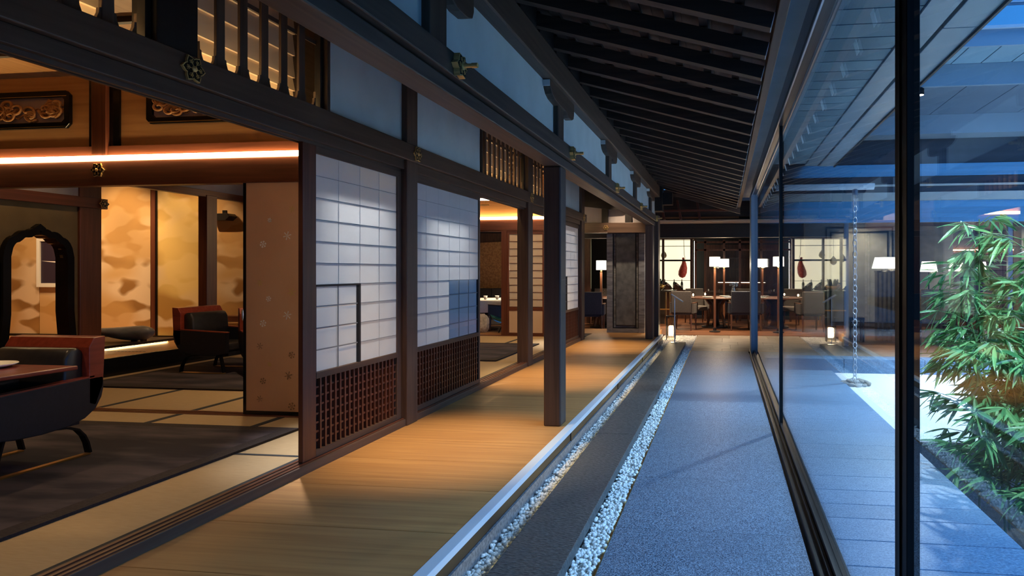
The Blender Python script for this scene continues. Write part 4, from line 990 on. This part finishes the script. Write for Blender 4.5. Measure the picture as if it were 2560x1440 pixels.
# bar counter and bowl
br = th('bar_counter', 'dark stone topped bar counter with bronze posts before the lit cabinet', 'counter', (-2.05, 17.2, FD))
bx('top', (-.9, .75, -.3, .3, .86, .90), 'smoked', br, bev=.004); bx('body', (-.85, .45, -.1, .25, 0, .86), 'smoked', br)
bx('lit_niche', (-.3, -.12, -.14, -.10, .30, .72), 'shade_soft', br)
for x in (.50, .60, .68): ob('bronze_post', MB().tube([(x, -.2, 0), (x, -.2, .86)], .02, 10), 'brass', br)
bx('foot_rail', (-.85, .72, -.24, -.20, .38, .41), 'brass', br)
bw = th('serving_bowl', 'copper bowl of bottles on the bar counter', 'bowl', (-1.78, 17.1, FD+.901))
ob('bowl', MB().lathe([(.09, 0), (.16, .05), (.20, .13), (.19, .13), (.14, .06), (.05, .02)], 22), 'brass', bw, True)
for k in range(6):
    a = k*1.05; t = ob('bottle', MB().tube([(.05*math.cos(a), .05*math.sin(a), .04), (.10*math.cos(a), .10*math.sin(a), .20), (.13*math.cos(a), .13*math.sin(a), .30)], [.03, .03, .012], 8), 'bottle', bw, True)
# glass partition and inner door in the hall
gp = th('glass_partition', 'bronze framed glass partition behind the front round table', 'partition', (0, 18.2, FD))
for x in (-.82, -.55, -.02, .42, .72): bx('frame_post', (x-.03, x+.03, -.03, .03, 0, 2.3), 'walnut', gp)
for z in (1.98, 2.2): bx('frame_rail', (-.82, .72, -.03, .03, z, z+.05), 'walnut', gp)
for a, b in ((-.52, -.05), (.01, .39)): bx('glass_leaf', (a, b, -.004, .004, 0.02, 1.98), 'glass', gp)
bk = th('sideboard', 'walnut sideboard with lit shelf behind the glass partition', 'sideboard', (.1, 19.2, FD))
bx('body', (-.7, .8, -.2, .25, 0, .72), 'walnut', bk, bev=.004); bx('lit_shelf_edge', (-.3, .75, .19, .21, 1.06, 1.075), 'shade', bk)
bx('back', (-.7, .8, .22, .25, .72, 2.2), 'walnut', bk)
for z in (1.1, 1.45, 1.8): bx('shelf', (-.35, .8, 0, .22, z, z+.03), 'walnut', bk)
vz = th('flower_vase', 'vase of pale flowers on the walnut sideboard', 'vase', (.25, 19.05, FD+.721))
ob('vase', MB().lathe([(.05, 0), (.07, .08), (.04, .18), (.05, .2)], 14), 'porcelain', vz, True)
fm = MB(); fr_ = random.Random(2)
for k in range(14): fm.blob((fr_.uniform(-.1, .1), fr_.uniform(-.08, .08), .24+fr_.uniform(0, .12)), (.03, .03, .025), 6, 5)
ob('blossoms', fm, 'white_frame', vz, True)
tag(bx('tall_screen', (.74, 1.06, 17.0, 17.06, FD+.001, 2.2), 'honey_z', None), 'dark wooden screen at the right of the dining hall', 'screen')
dl = 'downlights of the dining hall'
for loc, to, p in (((-.3, 16.0, 2.275), (-.3, 16.1, .6), 420), ((-3.0, 15.6, 2.275), (-3.0, 15.7, .6), 360), ((-1.6, 18.0, 2.275), (-1.6, 17.6, .7), 420), ((.8, 15.2, 2.275), (.4, 14.8, -.2), 380), ((-5.2, 14.8, 2.275), (-5.3, 14.9, .6), 300), ((-1.1, 14.6, 2.275), (-1.0, 14.3, -.2), 400)):
    downlight('recessed downlight in the black dining hall ceiling', loc, to, p, 95, WARM2, .7, dl)

# dining glimpsed through the third room
lt2 = th('cloth_table', 'round table with a white cloth seen through the third room', 'table', (-5.75, 14.9, FD))
ob('cloth', MB().lathe([(.72, .45), (.70, .72), (.69, .74)], 30), 'cloth', lt2, True); ob('pedestal', MB().lathe([(.3, 0), (.3, .03), (.08, .06), (.08, .5)], 16), 'black_z', lt2)
for k, (x, y, l) in enumerate(((-5.35, 14.6, 'white teacup on the cloth covered table, right side'), (-5.6, 14.5, 'white teacup on the cloth covered table, left side'))):
    tag(ob('teacup', MB().lathe([(.025, 0), (.03, .01), (.05, .09), (.045, .09), (.02, .015)], 14), 'porcelain', None, True, loc=(x, y, FD+.741)), l, 'cup', 'teacups')
tag(ob('plate', MB().lathe([(.02, 0), (.09, .002), (.13, .012), (.12, .012), (.02, .006)], 20), 'porcelain', None, True, loc=(-5.2, 14.75, FD+.741)), 'white plate on the cloth covered table', 'plate')
dchair('dark armchair at the cloth covered table, nearer of two', (-4.95, 14.0, FD), .9)
dchair('dark armchair at the cloth covered table, farther of two', (-4.75, 14.75, FD), 1.3)
bc = th('banquette', 'buttoned dark banquette behind the cloth covered table', 'bench', (-5.9, 16.4, FD))
bx('seat', (-1.2, 1.2, -.3, .2, 0, .45), 'upholstery', bc, bev=.02)
for k in range(8): bx('back_panel', (-1.2+k*.3+.004, -1.2+(k+1)*.3-.004, .05, .2, .45, .95), 'upholstery', bc, bev=.02)
wt = st('wall_arch', 'brown wall with a rounded niche behind the banquette', 'wall')
bx('brown_wall', (-9, -3.6, 17.0, 17.1, -.2, 2.4), 'walnut', wt)
aw = [(-7.2, -.1), (-4.9, -.1), (-4.9, 1.3), (-5.0, 1.6), (-5.25, 1.85), (-5.6, 2.0), (-6.0, 2.05), (-7.2, 2.0)]
ob('niche_panel', MB().prism(aw, 'y', 16.92, 17.0), 'carving', wt)
tag(ob('rock', MB().blob((0, 0, .16), (.17, .15, .2), 12, 9, .10), 'quartz', None, True, loc=(-4.72, 12.0, .05)), 'pale rough quartz rock on the ledge', 'rock')
lb = th('leaf_bowl', 'teal leaf-shaped bowl on a low black stand', 'bowl', (-4.22, 11.95, .05))
vs = []; f = []; n = 12
for i in range(n+1):
    u = -1+2*i/n; w_ = .13*(1-u*u)**.6; z = .20+.10*abs(u)**2
    vs += [(u*.30, -w_, z+.05), (u*.30, 0, z-.02), (u*.30, w_, z+.05)]
for i in range(n): f += [(3*i, 3*i+1, 3*i+4, 3*i+3), (3*i+1, 3*i+2, 3*i+5, 3*i+4)]
o = ob('leaf', MB().add(vs, f), 'teal', lb, True); md = o.modifiers.new('thick', 'SOLIDIFY'); md.thickness = .012
for sx in (-1, 1): ob('leg', MB().tube([(sx*.04, 0, .18), (sx*.13, 0, 0)], .009, 6), 'iron', lb)
pd = th('pendant_lights', 'pair of glowing pendant bars in a brass frame in the third room', 'pendant light', (-4.3, 9.6, 2.45))
for z in (-.10, .0): bx('light_bar', (-.6, .65, -.02, .02, z, z+.03), 'led_white', pd)
for x in (-.55, .0, .6): bx('hanger', (x-.006, x+.006, -.006, .006, -.18, .51), 'brass', pd)
bx('lower_rail', (-.6, .65, -.008, .008, -.18, -.165), 'brass', pd)

# ================================================================== COURT: RAIN CHAIN, STONES, GUTTER
gt = th('gutter_spout', 'blue metal half-round gutter spout above the rain chain', 'gutter', (1.5, 8.42, 2.35))
p = [(-.072*math.cos(PI*i/10), -.072*math.sin(PI*i/10)) for i in range(11)]; q = [(-.062*math.cos(PI*i/10), -.062*math.sin(PI*i/10)) for i in range(11)][::-1]
ob('trough', MB().prism(p+q, 'x', -.85, .37), 'alu_edge', gt); ob('outlet', MB().lathe([(.035, -.14), (.035, -.055), (.03, -.05)], 14, (.14, 0, 0)), 'alu_blue', gt)
rc_ = th('rain_chain', 'silver rain chain hanging from the spout to a ring of stones', 'rain chain', (1.64, 8.42, -.16))
m1 = MB(); r_ = .038
lk = MB().tube([(r_*math.cos(t*PI/4)*.75, 0, r_*1.1*math.sin(t*PI/4)) for t in range(9)], .0065, 5, cap=False).mesh('link', True); lk.materials.append(MATS['steel'])
zc = 2.34
k = 0
while zc > .0: ob('link', lk, None, rc_, loc=(0, 0, zc), rot=(0, 0, PI/4 if k % 2 else -PI/4)); zc -= .072; k += 1
srn = random.Random(9)
spots = [(a, r) for r in (.0, .085, .16) for a in ([0] if r == 0 else [i*2*PI/(7 if r < .1 else 12) for i in range(7 if r < .1 else 12)])]
CLK = ['right', 'rear right', 'rear', 'rear left', 'left', 'front left', 'front']
slab = ['grey river stone right under the rain chain']+['grey river stone at the '+q+' of the inner ring under the rain chain' for q in CLK]+['grey river stone at '+q+' on the outer ring under the rain chain' for q in ('three o clock', 'two o clock', 'one o clock', 'twelve o clock', 'eleven o clock', 'ten o clock', 'nine o clock', 'eight o clock', 'seven o clock', 'six o clock', 'five o clock', 'four o clock')]
for i, (a, r) in enumerate(spots):
    s = srn.uniform(.036, .052)
    tag(ob('river_stone', MB().blob((0, 0, 0), (s, s*srn.uniform(.7, .95), s*.55), 9, 7, .06, srn), 'river_stone', None, True, loc=(1.66+r*math.cos(a), 8.46+r*math.sin(a), -.185+(.028 if r < .1 else 0)), rot=(0, 0, srn.uniform(0, 6))), slab[i], 'stone', 'stones under the rain chain')

# ================================================================== RIGHT WING INTERIOR
sw = st('wall_stone', 'pale stone wall with a double line moulding inside the right wing', 'stone wall')
bx('stone_face', (1.6, 3.5, 13.2, 13.4, 0, 2.3), 'pale_stone', sw)
for d in (0, .09):
    a, b, z0, z1 = 2.0+d, 3.3-d, .12+d, 2.12-d
    for q in ((a, a+.025, z0, z1), (b-.025, b, z0, z1), (a, b, z1-.025, z1), (a, b, z0, z0+.025)): bx('moulding', (q[0], q[1], 13.17, 13.2, q[2], q[3]), 'black_line', sw)
for x, w2 in ((4.5, .8), (6.8, .9)): bx('stone_pier', (x, x+w2, 15.8, 16.2, 0, 2.3), 'pale_stone', sw)
bx('far_wall', (3.5, 9.4, 17.6, 17.7, 0, 2.3), 'walnut', sw)
bx('glow_rail', (3.6, 9.3, 17.55, 17.58, 1.78, 1.80), 'led_warm', sw)
def tlamp(label, loc, r, zt, w_):
    t = th('table_lamp', label, 'table lamp', loc, group='tapered shade lamps in the right wing')
    ob('shade', MB().lathe([(r, zt), (r*.78, zt+.2)], 28), 'shade', t, True); ob('stem', MB().lathe([(.08, 0), (.08, .015), (.012, .03), (.012, zt+.02)], 14), 'iron', t)
    point('lamp_light', (0, -r*1.3, zt), w_, WARM2, .05, t)
cs = th('console_stand', 'tall black slatted console under the large lamp', 'console', (2.86, 11.95, .001))
bx('console_top', (-.17, .17, -.12, .12, 1.22, 1.25), 'lacquer', cs)
for k in range(5): bx('bar', (-.165+k*.075, -.135+k*.075, -.1, .1, 0, 1.22), 'lacquer', cs)
tlamp('large cream lamp on the black slatted console', (2.86, 11.95, 1.251), .235, .04, 10)
tlamp('small cream lamp just right of the bronze mullion', (3.95, 13.12, .762), .16, .47, 6)
tlamp('far small cream lamp, left of a pair', (5.2, 15.3, .762), .16, .48, 5)
tlamp('far small cream lamp, right of a pair', (5.42, 14.6, .762), .17, .48, 5)
for k, (x, y, l) in enumerate(((3.95, 13.0, 'small square lamp table behind the bronze mullion'), (5.3, 14.95, 'dark table carrying a pair of lamps'))):
    t = th('side_table', l, 'side table', (x, y+.12*(1-k), .001)); w_ = (.3, .55)[k]
    bx('table_top', (-w_, w_, -w_, w_, .72, .759), 'walnut', t, bev=.004)
    for sx in (-1, 1):
        for s2 in (-1, 1): bx('leg', (sx*(w_-.04)-.025, sx*(w_-.04)+.025, s2*(w_-.04)-.025, s2*(w_-.04)+.025, 0, .72), 'walnut', t)
tt = th('long_table', 'dark dining table with white plates in the right wing', 'table', (3.75, 12.35, .001))
bx('table_top', (-.45, .6, -.4, .4, .70, .74), 'walnut', tt, bev=.004)
for sx in (-.38, .53):
    for s2 in (-.33, .33): bx('leg', (sx-.03, sx+.03, s2-.03, s2+.03, 0, .70), 'walnut', tt)
for x, l in ((3.5, 'white plate on the left of the right wing table'), (3.95, 'white plate on the right of the right wing table')):
    tag(ob('plate', MB().lathe([(.02, 0), (.09, .002), (.13, .012), (.14, .02), (.12, .012), (.02, .006)], 20), 'porcelain', None, True, loc=(x, 12.2, .741)), l, 'plate')
dchair('reddish armchair at the right wing table', (3.55, 11.62, .001), -.1, 'carving', 'chairs of the right wing')
dchair('dark armchair at the right end of the right wing table', (4.85, 12.4, .001), 1.4, 'upholstery', 'chairs of the right wing')
sl_ = th('stool', 'small black stool before the pale stone wall', 'stool', (2.30, 11.75, 0))
bx('seat', (-.13, .13, -.13, .13, .38, .43), 'lacquer', sl_, bev=.004)
for sx in (-.11, .11):
    for s2 in (-.11, .11): bx('leg', (sx-.015, sx+.015, s2-.015, s2+.015, 0, .38), 'lacquer', sl_)
for loc, to, p in (((2.6, 12.4, 2.295), (2.65, 13.2, 1.2), 130), ((4.0, 13.0, 2.295), (4.0, 12.9, 0), 130), ((5.5, 14.8, 2.295), (5.4, 14.9, 0), 130), ((7.0, 14.5, 2.295), (7, 15.8, 1), 130)):
    downlight('recessed downlight in the right wing ceiling', loc, to, p, 95, WARM2, .7, 'downlights of the right wing')
# floodlights added under the eaves to brighten the gravel and the bamboo
def added_flood(label, loc, to, p, deg, col):
    t = th('added_floodlight', label, 'floodlight', loc, group='added court floodlights')
    ob('body', MB().lathe([(.05, -.10), (.05, -.02), (.02, 0)], 16), 'iron', t); ob('lens', MB().lathe([(.001, -.104), (.045, -.104), (.045, -.101), (.001, -.101)], 16), 'downlight', t)
    spot('added_flood_beam', (0, 0, -.12), (to[0]-loc[0], to[1]-loc[1], to[2]-loc[2]), p, deg, col, .8, .06, t)
COOL = (.72, .88, 1.0)
added_flood('added floodlight under the far fascia over the raked gravel', (2.6, 9.0, 3.71), (2.6, 7.4, -.2), 1300, 110, COOL)
added_flood('second added floodlight under the far fascia, farther right', (5.0, 9.0, 3.71), (4.6, 7.2, -.2), 1300, 110, COOL)
added_flood('added floodlight on the soffit edge aimed at the bamboo', (1.42, 3.4, 2.74), (2.3, 4.9, .6), 700, 80, COOL)

# ================================================================== BAMBOO
brn = random.Random(21)
leafv = [(0, 0, 0), (.22, .055, .012), (.22, -.055, .012), (.55, .06, .0), (.55, -.06, .0), (.8, .035, -.03), (.8, -.035, -.03), (1, 0, -.08), (.22, 0, -.004), (.55, 0, -.018), (.8, 0, -.045)]
leaff = [(0, 8, 1), (0, 2, 8), (8, 9, 3, 1), (8, 2, 4, 9), (9, 10, 5, 3), (9, 4, 6, 10), (10, 7, 5), (10, 6, 7)]
lme = bpy.data.meshes.new('leaf'); lme.from_pydata(leafv, [], leaff); lme.materials.append(MATS['leaf'])
def bamboo(label, loc, culms, n_single):
    t = th('bamboo_plant', label, 'bamboo', loc, group='bamboo in the planting pit'); leaves = []
    for (dx, dy, h, lx, ly) in culms:
        path = [(dx+lx*(i/10)**2, dy+ly*(i/10)**2, h*i/10) for i in range(11)]
        ob('culm', MB().tube(path, [.011-.0007*i for i in range(11)], 7), 'culm', t)
        for i in range(30):
            u = .30+.70*(i+brn.random())/30; k = u*10; a = Vector(path[int(min(k, 9))]); b = Vector(path[int(min(k, 9))+1]); p0 = a.lerp(b, min(1, k-int(min(k, 9))))
            az = brn.uniform(0, 2*PI); L = brn.uniform(.12, .42)*(1.15-.5*u); p1 = p0+Vector((math.cos(az)*L, math.sin(az)*L, L*brn.uniform(.0, .55)))
            ob('twig', MB().tube([p0, p0.lerp(p1, .5)+Vector((0, 0, .02)), p1], [.0035, .003, .002], 4), 'culm', t)
            for tip in (.45, .72, 1.0):
                q = p0.lerp(p1, tip)
                for j in range(brn.randint(4, 7)):
                    la = az+brn.uniform(-1.3, 1.3); ll = brn.uniform(.14, .25); dp = brn.uniform(-1.0, .10)
                    leaves.append((q, la, dp, brn.uniform(-.9, .9), ll))
    base = Vector(loc); leaves.sort(key=lambda q: ((q[0]+base)-Vector((0, 0, 1.25))).length/q[4])
    rest = MB()
    for i, (q, la, dp, tw, ll) in enumerate(leaves):
        M_ = Matrix.Translation(q) @ Matrix.Rotation(la, 4, 'Z') @ Matrix.Rotation(-dp, 4, 'Y') @ Matrix.Rotation(tw, 4, 'X') @ Matrix.Diagonal((ll, ll*1.05, ll, 1))
        if i < n_single:
            o = ob('leaf', lme, None, t); o.matrix_local = M_
        else: rest.add([M_ @ Vector(v) for v in leafv], leaff)
    o = ob('foliage', rest, 'leaf', t); o['kind'] = 'stuff'
    return len(leaves)
PZ = -.72
bamboo('tall leafy bamboo at the right edge of the frame', (2.35, 5.0, PZ), [(0, 0, 2.45, .1, .0), (.15, .2, 2.3, .25, .1), (-.12, -.1, 2.2, -.15, -.1), (.3, -.15, 2.4, .2, -.2), (-.2, .2, 2.0, -.3, .1), (.25, .1, 1.9, -.2, -.25)], 150)
bamboo('lower bamboo clump spreading over the granite edge', (2.0, 4.55, PZ), [(0, 0, 1.45, -.1, .1), (.15, -.1, 1.3, .2, -.2), (-.1, .1, 1.6, -.15, .2), (.2, .2, 1.2, .1, .1), (.05, -.3, 1.15, .0, -.25)], 150)
bamboo('thin bamboo stem with sparse leaves left of the tall clump', (1.86, 5.0, PZ), [(0, 0, 2.35, .0, .0)], 40)
